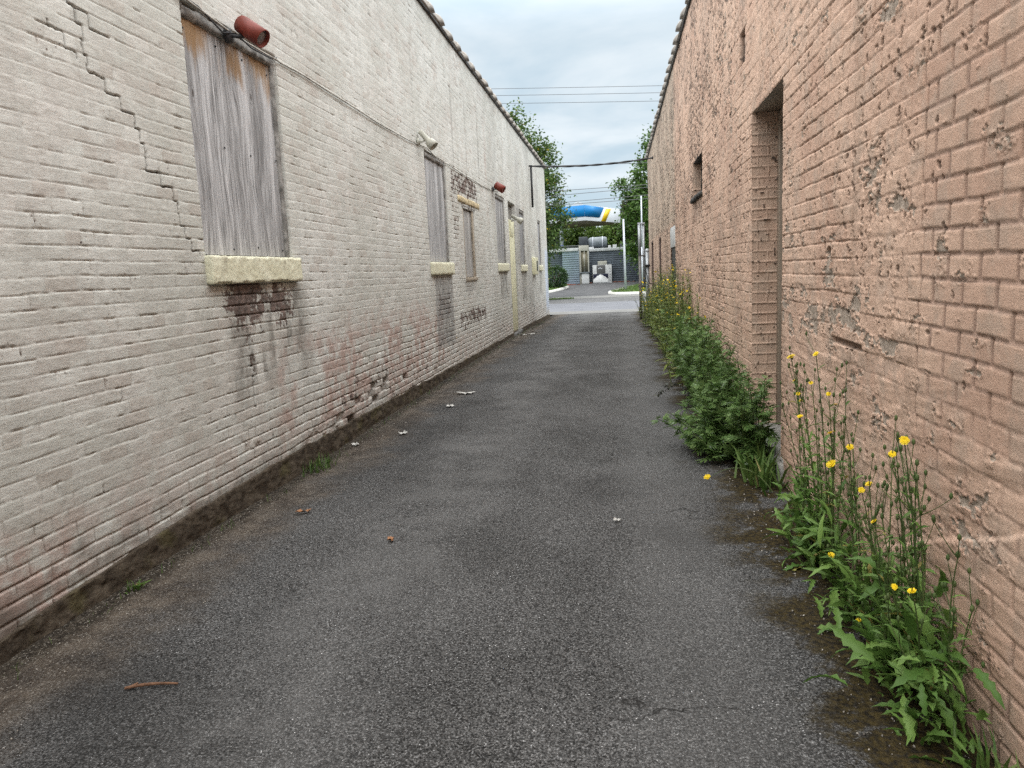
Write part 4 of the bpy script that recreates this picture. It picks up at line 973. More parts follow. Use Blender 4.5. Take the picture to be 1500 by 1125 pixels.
g2 = np.random.default_rng(4).uniform([-12, 53], [-4, 65], (9000, 2)); g2 = g2[inpoly(g2, lw)]
gg = np.concatenate([g, g2]); tag(blades('grass', gg, .08, .17, M['grassblade'], 5, None, .03, gz(gg[:, 1]) + .12), kind='stuff')
g = np.random.default_rng(8).uniform([-6.5, 48.9], [-2.9, 49.6], (1200, 2)); tag(blades('grass', g, .05, .16, M['grassblade'], 6, None, .03), kind='stuff')
t = empty('lamp_pole', (.51, 54, gz(54) + .12), 'pale grey round steel pole on a base plate in the grass island', 'pole')
b = MB(); z0 = gz(54) + .10; tube(b, [(.51, 54, z0), (.49, 54, 2.5), (.47, 54, 4.95)], [.085, .075, .06], 12); b.build('shaft', M['lampgrey'], t, True)
b = MB(); box(b, .26, .76, 53.75, 54.25, z0 - .02, z0 + .06, .01); b.build('base_plate', M['pale_concrete'], t)
t = empty('flagpole', (1.80, 56, gz(56) + .12), 'slim tall grey pole behind the gate stile', 'pole')
b = MB(); tube(b, [(1.80, 56, gz(56) + .05), (1.80, 56, 3.0)], .075, 10); b.build('sleeve', M['lampgrey'], t, True)
b = MB(); tube(b, [(1.80, 56, 2.9), (1.80, 56, 6.7)], .05, 10); b.build('shaft', M['lampgrey'], t, True)

# ------------------------------------------------------------------ kiosk
kiosk = empty('kiosk', (-1.4, 66, gz(66)), 'low blue grey siding kiosk with white parapet cap and tan window bay', 'building')
def siding(mb, x0, x1, y, z0, z1, pitch=.19, d=.007, along='x'):
    z = z0
    while z < z1 - .01:
        zt = min(z + pitch, z1)
        V = [(x0, y - d, z), (x1, y - d, z), (x1, y, zt), (x0, y, zt), (x0, y, z), (x1, y, z)]
        mb.add(V, [[0, 1, 2, 3], [4, 5, 1, 0]]); z = zt
b = MB(); siding(b, -2.44, -.42, 66.0, .15, 3.08); siding(b, -.42, 1.95, 65.94, .15, 3.08); siding(b, 1.95, 6.5, 66.3, .15, 3.08); box(b, -2.44, 6.5, 66.32, 74, .1, 3.12); siding(b, -14, -4.7, 66.4, .1, 3.18); box(b, -14, -2.44, 66.42, 74, .1, 3.12); box(b, -.425, -.415, 65.93, 66.3, .15, 3.08); b.build('wall', M['kioskwall'], kiosk)
b = MB(); siding(b, -4.72, -3.30, 64.9, -.05, 3.16); box(b, -4.72, -3.30, 64.91, 66.4, -.05, 3.16); o = b.build('bay_wall', M['kioskpale'], kiosk); o['label'] = 'paler blue projecting bay'
b = MB(); box(b, -5.2, -3.32, 64.78, 66.6, 3.165, 3.42, .02); box(b, -14, -5.2, 66.25, 67, 3.165, 3.4, .02); box(b, -2.42, 1.6, 65.82, 66.6, 3.085, 3.34, .02); box(b, 1.6, 6.5, 66.1, 66.9, 3.085, 3.34, .02); b.build('parapet_cap', M['capwhite'], kiosk)
b = MB(); box(b, -7, -3.2, 69.5, 70, 3.0, 3.72); box(b, -8, -3.2, 69.4, 70.1, 3.72, 3.80); b.build('rear_parapet', simple('grey_green_roof', (.13, .15, .135), .8), kiosk)
b = MB(); box(b, -14, 6.5, 66.95, 74, 3.125, 3.2); b.build('roof', M['lead'], kiosk)
win = empty('window', (0, -.8, 1.3)); win.parent = kiosk; win['label'] = 'tall tan window bay in a cream frame with ledge'; win.location = (-1.46, -.8, 0)
b = MB(); box(b, -3.29, -3.12, 65.1, 65.3, .30, 3.62, .01); box(b, -2.55, -2.44, 65.1, 65.3, 1.35, 3.16, .01); box(b, -3.12, -2.44, 65.1, 65.3, 3.16, 3.62, .01); box(b, -3.12, -2.55, 65.1, 65.3, .30, 1.28); b.build('frame', M['creamframe'], win)
b = MB(); box(b, -3.12, -2.55, 65.2, 65.24, 1.36, 3.16); b.build('pane', M['glass_tan'], win)
b = MB(); box(b, -2.86, -2.81, 65.13, 65.19, 1.37, 3.155); b.build('mullion', M['creamframe'], win)
b = MB(); box(b, -3.26, -2.40, 64.9, 65.3, 1.27, 1.35, .01); b.build('ledge', M['duct'], win)
b = MB(); box(b, -3.10, -2.46, 65.0, 65.09, .36, 1.26, .008); b.build('lower_panel', M['white'], win)
b = MB(); rr = np.random.default_rng(11)
for k in range(70):
    x = rr.uniform(-4.8, 2.0); y = (64.7 if x < -3.3 else 65.7) - rr.uniform(0, .2); s = rr.uniform(.06, .16); box(b, x - s, x + s, y - .08, y + .08, gz(y) - .03, gz(y) + s * .6, .015)
tag(b.build('rubble', M['redbrick_rubble']), kind='stuff')
t = empty('vending_cabinet', (-1.34, 65.5, gz(65.5)), 'white cabinet with dark upper panel and wavy white front against the kiosk', 'cabinet')
b = MB(); box(b, -2.16, -.52, 65.3, 65.9, .32, 1.90, .02); b.build('body', M['white'], t)
b = MB(); box(b, -1.70, -.92, 65.35, 65.8, 1.905, 2.22, .02); b.build('top_box', M['creamframe'], t)
b = MB(); box(b, -1.82, -1.08, 65.26, 65.305, 1.18, 1.88, .01); b.build('upper_panel', M['darkpanel'], t)
b = MB(); box(b, -2.13, -.84, 65.275, 65.304, .72, 1.14, .005); b.build('band', M['navy'], t)
b = MB(); top = [(-2.13, .62), (-2.0, .78), (-1.9, .82), (-1.8, .95), (-1.66, 1.0), (-1.54, 1.10), (-1.42, 1.06), (-1.3, 1.02), (-1.2, .92), (-1.06, .86), (-.95, .74), (-.84, .66)]
n = len(top); V = [(x, 65.255, z) for x, z in top] + [(x, 65.255, .40) for x, z in top] + [(x, 65.276, z) for x, z in top] + [(x, 65.276, .40) for x, z in top]
F = [[i, i + 1, n + i + 1, n + i] for i in range(n - 1)] + [[2 * n + i, 2 * n + i + 1, i + 1, i] for i in range(n - 1)]; b.add(V, F); b.build('wave_front', M['white'], t)
for k in range(3): b = MB(); lathe(b, [(0, 0), (0, .05), (.01, .05), (.012, 0)], (-1.62 + .12 * k, 65.255, 1.58 + .04 * (k % 2)), (0, -1, 0), 10); b.build('button', M['fascia'], t)
for k in range(5): b = MB(); lathe(b, [(0, 0), (0, .035), (.01, .035), (.012, 0)], (-.68, 65.295, .55 + .25 * k), (0, -1, 0), 8); b.build('hole', M['navy'], t)
# roof plant
t = empty('roof_duct', (-2.0, 67.6, 3.2), 'grey round duct joined to a black unit box on the kiosk roof', 'ventilation unit')
b = MB(); box(b, -3.35, -2.62, 67.0, 68.2, 3.62, 4.42, .03); box(b, -3.2, -2.7, 67.2, 68.0, 3.2, 3.62); b.build('unit_box', M['hvac'], t)
b = MB(); lathe(b, [(0, 0), (0, .34), (.3, .50), (1.55, .52), (1.72, .44), (1.76, 0)], (-2.63, 67.6, 3.86), (1, .0, 0), 26); b.build('duct', M['duct'], t, True)
b = MB(); lathe(b, [(0, .525), (0, .56), (.06, .56), (.06, .525)], (-1.32, 67.6, 3.86), (1, 0, 0), 26); lathe(b, [(0, .51), (0, .54), (.05, .54), (.05, .51)], (-2.15, 67.6, 3.86), (1, 0, 0), 26); b.build('collar', M['lampgrey'], t, True)
b = MB(); box(b, -2.5, -2.05, 67.0, 67.3, 3.22, 3.50, .02); box(b, -1.3, -1.1, 67.3, 67.9, 3.2, 3.34); b.build('stand', M['white'], t)
t = empty('roof_box', (-.55, 67.2, 3.2), 'two small white boxes on the kiosk roof', 'box'); b = MB(); box(b, -.80, -.55, 67, 67.4, 3.2, 3.58, .02); box(b, -.40, -.05, 67, 67.5, 3.2, 3.62, .02); b.build('body', M['white'], t)
t = empty('roof_box', (1.0, 67.6, 3.2), 'flat dark box on the right end of the kiosk roof', 'box'); b = MB(); box(b, .25, 1.45, 67.2, 68.2, 3.2, 3.66, .02); b.build('body', M['hvac'], t)
b = MB(); box(b, 1.55, 1.9, 66.9, 67.3, 3.2, 3.72, .02); tag(b.build('chimney_stub', M['capwhite']), 'short grey stub at the right end of the kiosk roof', 'vent')
# ------------------------------------------------------------------ fuel station canopy
can = empty('station_canopy', (-2.95, 72, 0), 'fuel station canopy with blue and white fascia and a yellow stripe', 'canopy')
A0 = np.array([-2.95, 72.0]); Bd = np.array([3.34, 7.0]); Dd = np.array([-9.2, 4.4]); zb, zt = 6.16, 7.56
cor = [A0, A0 + Bd, A0 + Bd + Dd, A0 + Dd]
def fpt(s0, v, t, z, out):
    d = v / np.linalg.norm(v); nrm = np.array([d[1], -d[0]])
    ctr = (cor[0] + cor[2]) / 2
    if np.dot(nrm, (s0 + v / 2) - ctr) < 0: nrm = -nrm
    p = s0 + v * t + nrm * out; return (p[0], p[1], z)
b = MB(); b.add([(c[0], c[1], z) for z in (zb, zt) for c in cor], [[0, 1, 5, 4], [1, 2, 6, 5], [2, 3, 7, 6], [3, 0, 4, 7], [4, 5, 6, 7]]); b.build('fascia', M['fascia'], can)
ins = lambda c: (c - (cor[0] + cor[2]) / 2) * .93 + (cor[0] + cor[2]) / 2
b = MB(); ic = [ins(c) for c in cor]; b.add([(c[0], c[1], zb + .004) for c in cor] + [(c[0], c[1], zb - .16) for c in ic], [[0, 4, 5, 1], [1, 5, 6, 2], [2, 6, 7, 3], [3, 7, 4, 0], [4, 7, 6, 5]]); b.build('soffit', M['soffit'], can)
b = MB(); zs0 = zb + .36
def slab(mb, s0, v, pts, o0=.004, o1=.03):
    k = len(pts); V = [fpt(s0, v, t, z, o0) for t, z in pts] + [fpt(s0, v, t, z, o1) for t, z in pts]
    mb.add(V, [list(range(k, 2 * k)), list(range(k))[::-1]] + [[i, (i + 1) % k, k + (i + 1) % k, k + i] for i in range(k)])
slab(b, A0, Bd, [(0, zs0), (.385, zs0), (.515, zt - .04), (0, zt + .02)]); slab(b, A0, Dd, [(0, zs0), (1, zs0), (1, zt + .02), (0, zt + .02)]); b.build('blue_panel', M['blue'], can)
b = MB(); slab(b, A0, Bd, [(.43, zb + .02), (.555, zb + .02), (.718, zt - .12), (.577, zt - .12)]); b.build('yellow_stripe', M['yellow'], can)
for (x, y) in ((-5.35, 73.6), (-6.3, 79.6)):
    b = MB(); tube(b, [(x, y, gz(y)), (x, y, zb - .1)], .19, 14); c = b.build('column', M['duct'], can, True)
    b = MB(); tube(b, [(x, y, gz(y)), (x, y, 4.0)], .22, 14); b.build('sleeve', simple('deep_blue_sleeve', (.012, .03, .13), .5, .1), c, True)
t = empty('disc_sign', (-3.6, 75.5, zt), 'pale round disc standing on the canopy roof', 'sign')
b = MB(); lathe(b, [(0, 0), (0, .60), (.03, .62), (.10, .62), (.13, .60), (.13, 0)], (-3.75, 75.5, zt + .02), (.15, -1, 0), 30); b.build('disc', simple('pale_disc', (.30, .33, .36), .6, .08, 2), t)
b = MB(); tube(b, [(-3.75, 75.7, zt - .02), (-3.75, 75.7, zt + .5)], .05, 8); b.build('post', M['galv'], t)

# ------------------------------------------------------------------ trees and bush
LEAF4 = np.array([(0, 0, 0), (.5, .32, .06), (1, 0, -.06), (.5, -.32, .06)])
def tree(name, loc, label, mat, prof, n_clump, per, leaf, seed, trunk_r=.16, spread=.42, squash=1.0, lean=(0, 0), cat='tree', extra=None):
    """prof: list of (z, radius, offset_x) of the crown; clumps of leaves sit on limb ends"""
    r = np.random.default_rng(seed); t = empty(name, loc, label, cat); L = np.array(loc)
    pz = [p[0] for p in prof]; pr = [p[1] for p in prof]; po = [p[2] for p in prof]
    zs = r.uniform(min(pz), max(pz), n_clump * 3); w_ = np.interp(zs, pz, pr) ** 1.6; zs = zs[r.random(len(zs)) < w_ / w_.max()][:n_clump]
    n = len(zs); rad = np.interp(zs, pz, pr) * np.sqrt(r.uniform(.08, 1, n)); az = r.uniform(0, 2 * math.pi, n)
    cl = np.stack([L[0] + np.interp(zs, pz, po) + rad * np.cos(az), L[1] + rad * np.sin(az) * squash, zs], -1)
    if extra is not None: cl = np.concatenate([cl, np.array(extra)])
    n = len(cl)
    b = MB(); top = max(pz); zz_ = np.linspace(L[2] - .1, top * .9, 9)
    tube(b, np.stack([L[0] + np.interp(zz_, pz, po) * np.clip((zz_ - L[2]) / top, 0, 1) + .06 * np.sin(zz_ * 1.3), np.full(9, L[1]), zz_], -1), np.linspace(trunk_r, trunk_r * .15, 9), 9)
    for k in range(0, n, 2):
        c = cl[k]; z0 = max(L[2] + .6, c[2] - .6 - .5 * math.hypot(c[0] - L[0], c[1] - L[1])); f = np.clip((z0 - L[2]) / top, 0, 1)
        p0 = np.array([L[0] + np.interp(z0, pz, po) * f + .06 * math.sin(z0 * 1.3), L[1], z0]); mid = (p0 + c) / 2 + np.array([0, 0, .15])
        tube(b, [p0, mid, c], [trunk_r * .28, trunk_r * .16, trunk_r * .06], 5)
    b.build('trunk', M['bark'], t, True)
    cs = r.uniform(.55, 1.35, n) * spread; idx = np.repeat(np.arange(n), per)
    d = r.normal(0, 1, (len(idx), 3)) * cs[idx][:, None] * np.array([1, 1, .8]); pos = cl[idx] + d
    m_ = len(pos); R = rot_arrays(r.uniform(0, 6.28, m_), r.normal(-.25, .55, m_), r.normal(0, .7, m_)); sc = leaf * r.uniform(.6, 1.35, m_)
    b = MB(); instances(b, LEAF4, np.array([[0, 1, 2, 3]]), pos, R, sc); b.build('crown', mat, t)
    return t
tree('street_tree', (-6.6, 48, gz(48)), 'loose light green tree with yellowing top behind the white building', M['birch'],
     [(1.2, 1.6, .2), (2.4, 2.6, .2), (3.6, 3.0, .3), (5.2, 3.2, .4), (7.0, 2.7, .5), (8.6, 2.3, .5), (10.2, 1.6, .5), (11.6, .4, .4)], 360, 85, .19, 21, .20, .30)
tree('street_tree', (4.6, 62, gz(62)), 'tall deep green tree rising behind the salmon building', M['maple'],
     [(.9, 2.2, 0), (2.5, 3.6, 0), (4.5, 4.2, 0), (6.5, 3.9, -.1), (8.5, 3.3, -.2), (10.5, 2.6, 0), (12.5, 1.6, .2), (13.6, .5, .3)], 300, 110, .25, 22, .26, .38, 1.0, (0, 0), 'tree',
     [(.35, 62, 8.0), (.75, 62, 7.9), (1.1, 61.8, 7.7), (.5, 62.2, 8.35), (.9, 61.6, 7.2)])
tree('street_tree', (2.0, 84, gz(84)), 'dark bronze leaved tree behind the canopy end', M['purple'],
     [(1.5, 1.6, 0), (3.5, 2.1, 0), (5.5, 2.2, -.1), (7.6, 1.6, 0), (9.6, .5, .1)], 180, 110, .24, 23, .18, .30)
hl = ['sunny green tree behind the kiosk, half behind the black unit box', 'broad sunny green tree seen under the blue canopy', 'sunny green tree behind the kiosk left of the grey column', 'green tree behind the right end of the kiosk', 'green tree hidden mostly by the white building', 'green tree farthest right behind the tall deep green tree']
for k, (x, y, rr_, top) in enumerate([(-3.6, 84, 3.6, 7.4), (.8, 86, 3.8, 7.2), (-8.2, 85, 3.8, 7.4), (4.8, 84, 3.4, 7.2), (-13.5, 86, 4, 8), (10, 80, 4, 8.5)]):
    tree('background_tree', (x, y, gz(y)), hl[k], M['hedge'], [(.6, rr_ * .8, 0), (2, rr_, 0), (4, rr_ * .95, 0), (top - 1.2, rr_ * .6, 0), (top, rr_ * .2, 0)], 150, 130, .30, 40 + k, .2, .5)['group'] = 'trees behind the kiosk'
r = np.random.default_rng(50)
t = empty('round_bush', (-5.0, 60.2, gz(60.2) + .1), 'round dark green bush in the grass before the kiosk', 'bush')
n = 2600; d = r.normal(0, 1, (n, 3)); d /= np.linalg.norm(d, axis=1)[:, None]; rad = r.uniform(.55, 1.06, n) ** .6
pos = np.array([-5.0, 60.2, gz(60.2) + .95]) + d * rad[:, None] * np.array([.95, .95, .88]) * (1 + .12 * np.sin(d[:, :1] * 7) * np.cos(d[:, 2:] * 6))
R = rot_arrays(np.arctan2(d[:, 1], d[:, 0]) + r.normal(0, .5, n), np.arcsin(d[:, 2].clip(-1, 1)) * .6 + r.normal(0, .5, n), r.normal(0, .6, n))
b = MB(); instances(b, LEAF4, np.array([[0, 1, 2, 3]]), pos, R, r.uniform(.10, .2, n)); b.build('foliage', M['bush'], t)
b = MB()
for k in range(7): a = k * .9; tube(b, [(-5.0, 60.2, gz(60.2)), (-5 + .3 * math.cos(a), 60.2 + .3 * math.sin(a), .9), (-5 + .6 * math.cos(a), 60.2 + .6 * math.sin(a), 1.5)], [.05, .03, .01], 5)
b.build('stem', M['bark'], t)

# ------------------------------------------------------------------ weeds
def leaf_template(kind, seed, nseg=9):
    r = np.random.default_rng(seed); t = np.linspace(0, 1, nseg + 1); 
    if kind == 'broad':
        wd = .012 + .105 * np.sin(math.pi * np.clip(t, .02, 1) ** .75) ** .9; wd *= np.where(np.arange(nseg + 1) % 2 == 0, .62, 1.22) * r.uniform(.85, 1.15, nseg + 1); wd[-1] = .004
        z = .30 * t - .55 * t ** 2.1
    elif kind == 'lance':
        wd = .008 + .062 * np.sin(math.pi * t ** .8) ** .9; wd[-1] = .002; z = .15 * t - .38 * t ** 2
    else:
        wd = .01 + .035 * np.sin(math.pi * t ** .7); wd[-1] = .002; z = .10 * t - .45 * t ** 2.2
    wob = .02 * r.normal(0, 1, nseg + 1)
    V = []
    for i in range(nseg + 1):
        V += [(t[i] * .96, -wd[i] + wob[i] * .3, z[i] + wd[i] * .45 + .012 * r.normal()), (t[i] * .96, wob[i] * .3, z[i]), (t[i] * .96, wd[i] + wob[i] * .3, z[i] + wd[i] * .45 + .012 * r.normal())]
    F = []
    for i in range(nseg): k = 3 * i; F += [[k, k + 3, k + 4, k + 1], [k + 1, k + 4, k + 5, k + 2]]
    return np.array(V), np.array(F)
BROAD = [leaf_template('broad', s) for s in range(4)]; LANCE = [leaf_template('lance', s, 6) for s in range(3)]; NARROW = [leaf_template('narrow', s, 4) for s in range(2)]
def bez(p0, p1, p2, n=12):
    t = np.linspace(0, 1, n)[:, None]; return (1 - t) ** 2 * p0 + 2 * t * (1 - t) * p1 + t * t * p2
def flower(parent, p, s, seed, face):
    r = np.random.default_rng(seed); b = MB(); face = np.array(face, float); face /= np.linalg.norm(face)
    a = np.cross(face, [0, 0, 1.0]); a = a / np.linalg.norm(a) if np.linalg.norm(a) > .1 else np.array([1.0, 0, 0]); c = np.cross(face, a)
    for ring, (n, L, up) in enumerate(((17, 1.0, .12), (13, .72, .34), (9, .42, .55))):
        for k in range(n):
            th = k * 2 * math.pi / n + ring * .2 + r.normal(0, .06); d = math.cos(th) * a + math.sin(th) * c; e = -math.sin(th) * a + math.cos(th) * c; l = s * L * r.uniform(.85, 1.1); w_ = s * .16
            q0 = p + face * s * .05 * ring - d * s * .12; q1 = q0 + d * (l + s * .12) + face * l * up
            b.add([q0 - e * w_ * .3, q0 + e * w_ * .3, q1 + e * w_, q1 - e * w_], [[0, 1, 2, 3]])
    f = b.build('flower', M['petal'], parent)
    b = MB(); lathe(b, [(-.75 * s, .0), (-.70 * s, .20 * s), (-.35 * s, .28 * s), (-.06 * s, .20 * s), (-.05 * s, 0)], p, face, 10); b.build('calyx', M['hawkstem'], f, True)
def hawkweed(base, label, flowers, seed, n_leaf, lmax, n_bud=4, group=None, spread=.22):
    r = np.random.default_rng(seed); t = empty('hawkweed', base, label, 'weed', group); B0 = np.array(base, float)
    lv = MB(); st = MB()
    for k in range(n_leaf):
        T = BROAD[k % 4] if r.random() < .7 else LANCE[k % 3]
        az = r.uniform(math.pi * .35, math.pi * 1.65); L = lmax * (.35 + .75 * r.random() ** 1.7); pit = r.uniform(-.25, 1.35)
        p0 = B0 + np.array([r.normal(0, .06) - .03, r.normal(0, spread * 1.1), (.36 * r.random() ** 1.6) * (lmax / .20)]); p0[0] = min(p0[0], XR - .03)
        instances(lv, T[0], T[1], p0[None], rot_arrays(np.array([az]), np.array([pit]), np.array([r.normal(0, .6)])), [L])
    tips = [(np.array(f), True) for f in flowers] + [(B0 + np.array([r.normal(-.03, .06), r.normal(0, spread * 1.5), r.uniform(.40, 1.0) * (lmax / .20)]), False) for _ in range(n_bud)]
    for k, (tip, fl) in enumerate(tips):
        b0 = B0 + np.array([r.normal(0, .03), np.clip((tip[1] - B0[1]) * .45, -spread, spread) + r.normal(0, .04), 0]); b0[0] = min(b0[0], XR - .04); tip[0] = min(tip[0], XR - .03)
        P = bez(b0, (b0 * .45 + tip * .55) * np.array([1, 1, 0]) + np.array([r.normal(0, .02), r.normal(0, .04), b0[2] + (tip[2] - b0[2]) * .62]), tip)
        P[:, 0] = np.minimum(P[:, 0], XR - .02)
        H = np.linalg.norm(tip - b0); tube(st, P, np.linspace(.0045, .0018, len(P)), 5, False)
        for j in range(1, len(P) - 1):
            if r.random() < .95:
                T = (BROAD + LANCE)[r.integers(0, 7)]; L = lmax * (.78 - .055 * j) * r.uniform(.6, 1.3)
                if L > .02: instances(lv, T[0], T[1], P[j][None], rot_arrays(np.array([r.uniform(0, 6.28)]), np.array([r.uniform(.3, 1.0)]), np.array([r.normal(0, .3)])), [L])
        for q in range(r.integers(3, 7)):     # side branches with buds
            j = r.integers(5, 12); e = P[j] + np.array([r.normal(-.01, .03), r.normal(0, .05), r.uniform(.06, .14)]); e[0] = min(e[0], XR - .015)
            tube(st, bez(P[j], (P[j] + e) / 2 + np.array([0, 0, -.01]), e, 5), [.0018, .0016, .0014, .0013, .0012], 4, False)
            lathe(st, [(0, .002), (.006, .006), (.016, .0055), (.022, .001)], e, (0, 0, 1), 6)
        if fl: flower(t, tip, r.uniform(.011, .016) if k else .024, seed * 50 + k, (r.normal(-.5, .25), r.normal(-.45, .3), .8))
        else: lathe(st, [(0, .002), (.008, .007), (.02, .006), (.026, .001)], tip, (0, 0, 1), 6)
    lv.build('foliage', M['hawkleaf'], t, True); st.build('stem', M['hawkstem'], t, True)
    return t
hawkweed((1.05, 2.80, 0), 'tall yellow flowered weed nearest the camera by the salmon wall', [(.926, 3.42, .821), (.911, 2.519, 1.0), (.96, 2.762, .892), (.892, 2.872, .725), (.977, 3.056, .694), (.913, 2.792, .629), (.924, 2.45, .512), (.94, 3.02, .13), (.96, 2.704, .413)], 61, 230, .20, 13, 'yellow flowered weeds by the salmon wall', .20)
hawkweed((1.04, 3.30, 0), 'sparse yellow flowered weed between the two larger clumps', [(.938, 3.455, .67), (.938, 3.42, .25), (.949, 3.216, .807)], 62, 90, .17, 6, 'yellow flowered weeds by the salmon wall', .14)
hawkweed((1.04, 3.98, 0), 'leafy yellow flowered weed just in front of the doorway step', [(.958, 4.35, 1.056), (.928, 3.70, 1.148), (1.0, 4.45, .904), (.97, 3.955, .967), (.985, 3.684, .955), (.991, 4.25, .823), (.981, 3.55, .928), (.965, 4.2, .869), (.96, 4.138, .755)], 63, 240, .20, 10, 'yellow flowered weeds by the salmon wall', .20)
hawkweed((1.07, 2.42, 0), 'low leafy weed without flowers at the bottom corner of the wall', [], 64, 80, .15, 3, 'yellow flowered weeds by the salmon wall', .10)
# feathery weeds (mugwort like) in the bank beyond the step
def feather():
    V = []; F = []
    def lobe(o, d, L, w_):
        d = np.array(d, float); d /= np.linalg.norm(d); e = np.array([-d[1], d[0], 0]); o = np.array(o, float); k = len(V)
        V.extend([o, o + d * L * .45 + e * w_ + [0, 0, .02], o + d * L + [0, 0, -.07 * L], o + d * L * .45 - e * w_ + [0, 0, .02]]); F.append([k, k + 1, k + 2, k + 3])
    lobe((0, 0, 0), (1, 0, 0), 1.0, .07)
    for x, L in ((.22, .42), (.42, .50), (.62, .40)):
        for s in (-1, 1): lobe((x, 0, 0), (.75, s * .75, 0), L, .065)
    return np.array(V), np.array(F)
FEATH = feather()
def feather_weed(base, h, n_stem, label, seed, spread=.30, dense=26, group='feathery weeds in the bank by the salmon wall'):
    r = np.random.default_rng(seed); t = empty('feathery_weed', base, label, 'weed', group); B0 = np.array(base, float); st = MB(); P_ = []; A_ = []; S_ = []
    for k in range(n_stem):
        b0 = B0 + np.array([r.normal(0, .05), r.normal(0, spread * .6), 0]); tip = b0 + np.array([r.normal(-.07, .14), r.normal(-.05, spread * .55), h * r.uniform(.55, 1.05)])
        b0[0] = min(b0[0], XR - .03); tip[0] = min(tip[0], XR - .05)
        P = bez(b0, (b0 + tip) / 2 + np.array([.03, 0, .12 * h]), tip, 14); P[:, 0] = np.minimum(P[:, 0], XR - .03); tube(st, P, np.linspace(.006, .002, 14), 5, False)
        tt = r.uniform(.10, 1.0, dense); ii = np.clip((tt * 13).astype(int), 0, 12); pp = P[ii] + (P[ii + 1] - P[ii]) * (tt * 13 - ii).clip(0, 1)[:, None]
        P_.append(pp); A_.append(r.uniform(0, 6.28, dense)); S_.append((.175 - .10 * tt) * r.uniform(.7, 1.25, dense))
        # flowering spike: many tiny leaves near the tip
        tt = r.uniform(.75, 1.0, 14); ii = np.clip((tt * 13).astype(int), 0, 12); P_.append(P[ii] + r.normal(0, .012, (14, 3))); A_.append(r.uniform(0, 6.28, 14)); S_.append(r.uniform(.03, .06, 14))
    pos = np.concatenate(P_); n = len(pos); pos[:, 0] = np.minimum(pos[:, 0], XR - .05)
    R = rot_arrays(np.concatenate(A_), r.normal(.15, .45, n), r.normal(0, .4, n)); b = MB(); instances(b, FEATH[0], FEATH[1], pos, R, np.concatenate(S_)); 
    b.build('foliage', M['mugleaf'], t); st.build('stem', M['hawkstem'], t, True); return t
FW = [((.98, 5.95, 0), .78, 22, 'feathery green weed overhanging the doorway step'), ((.92, 6.75, 0), .85, 24, 'feathery green weed just past the doorway edge'), ((.88, 7.55, 0), .92, 24, 'feathery weed leaning farthest out over the asphalt'), ((.90, 8.35, 0), .98, 22, 'bushy feathery weed midway along the green bank'), ((.93, 9.2, 0), 1.0, 20, 'feathery weed at the foot of the yellow flowered bank'), ((.80, 6.2, 0), .42, 14, 'low feathery weed at the front of the bank'), ((.98, 10.1, 0), 1.0, 18, 'feathery weed below the small high window')]
for k, (p, h, ns, lab) in enumerate(FW): feather_weed(p, h, ns, lab, 70 + k, .34)
b = MB(); st = MB(); r = np.random.default_rng(79)   # dark arching dry sprig over the asphalt
t = empty('dry_sprig', (.78, 7.6, 0), 'dark thin sprig arching out over the asphalt', 'weed')
P = bez(np.array([.80, 7.6, .02]), np.array([.62, 7.45, .62]), np.array([.36, 7.3, .36]), 24); tube(st, P, np.linspace(.005, .0015, 24), 5, False); st.build('stem', M['deadstalk'], t)
pp = P[r.integers(7, 24, 60)] + r.normal(0, .012, (60, 3)); instances(b, LEAF4, np.array([[0, 1, 2, 3]]), pp, rot_arrays(r.uniform(0, 6.28, 60), r.normal(-.6, .5, 60), r.normal(0, .5, 60)), r.uniform(.02, .05, 60)); b.build('foliage', M['deadstalk'], t)
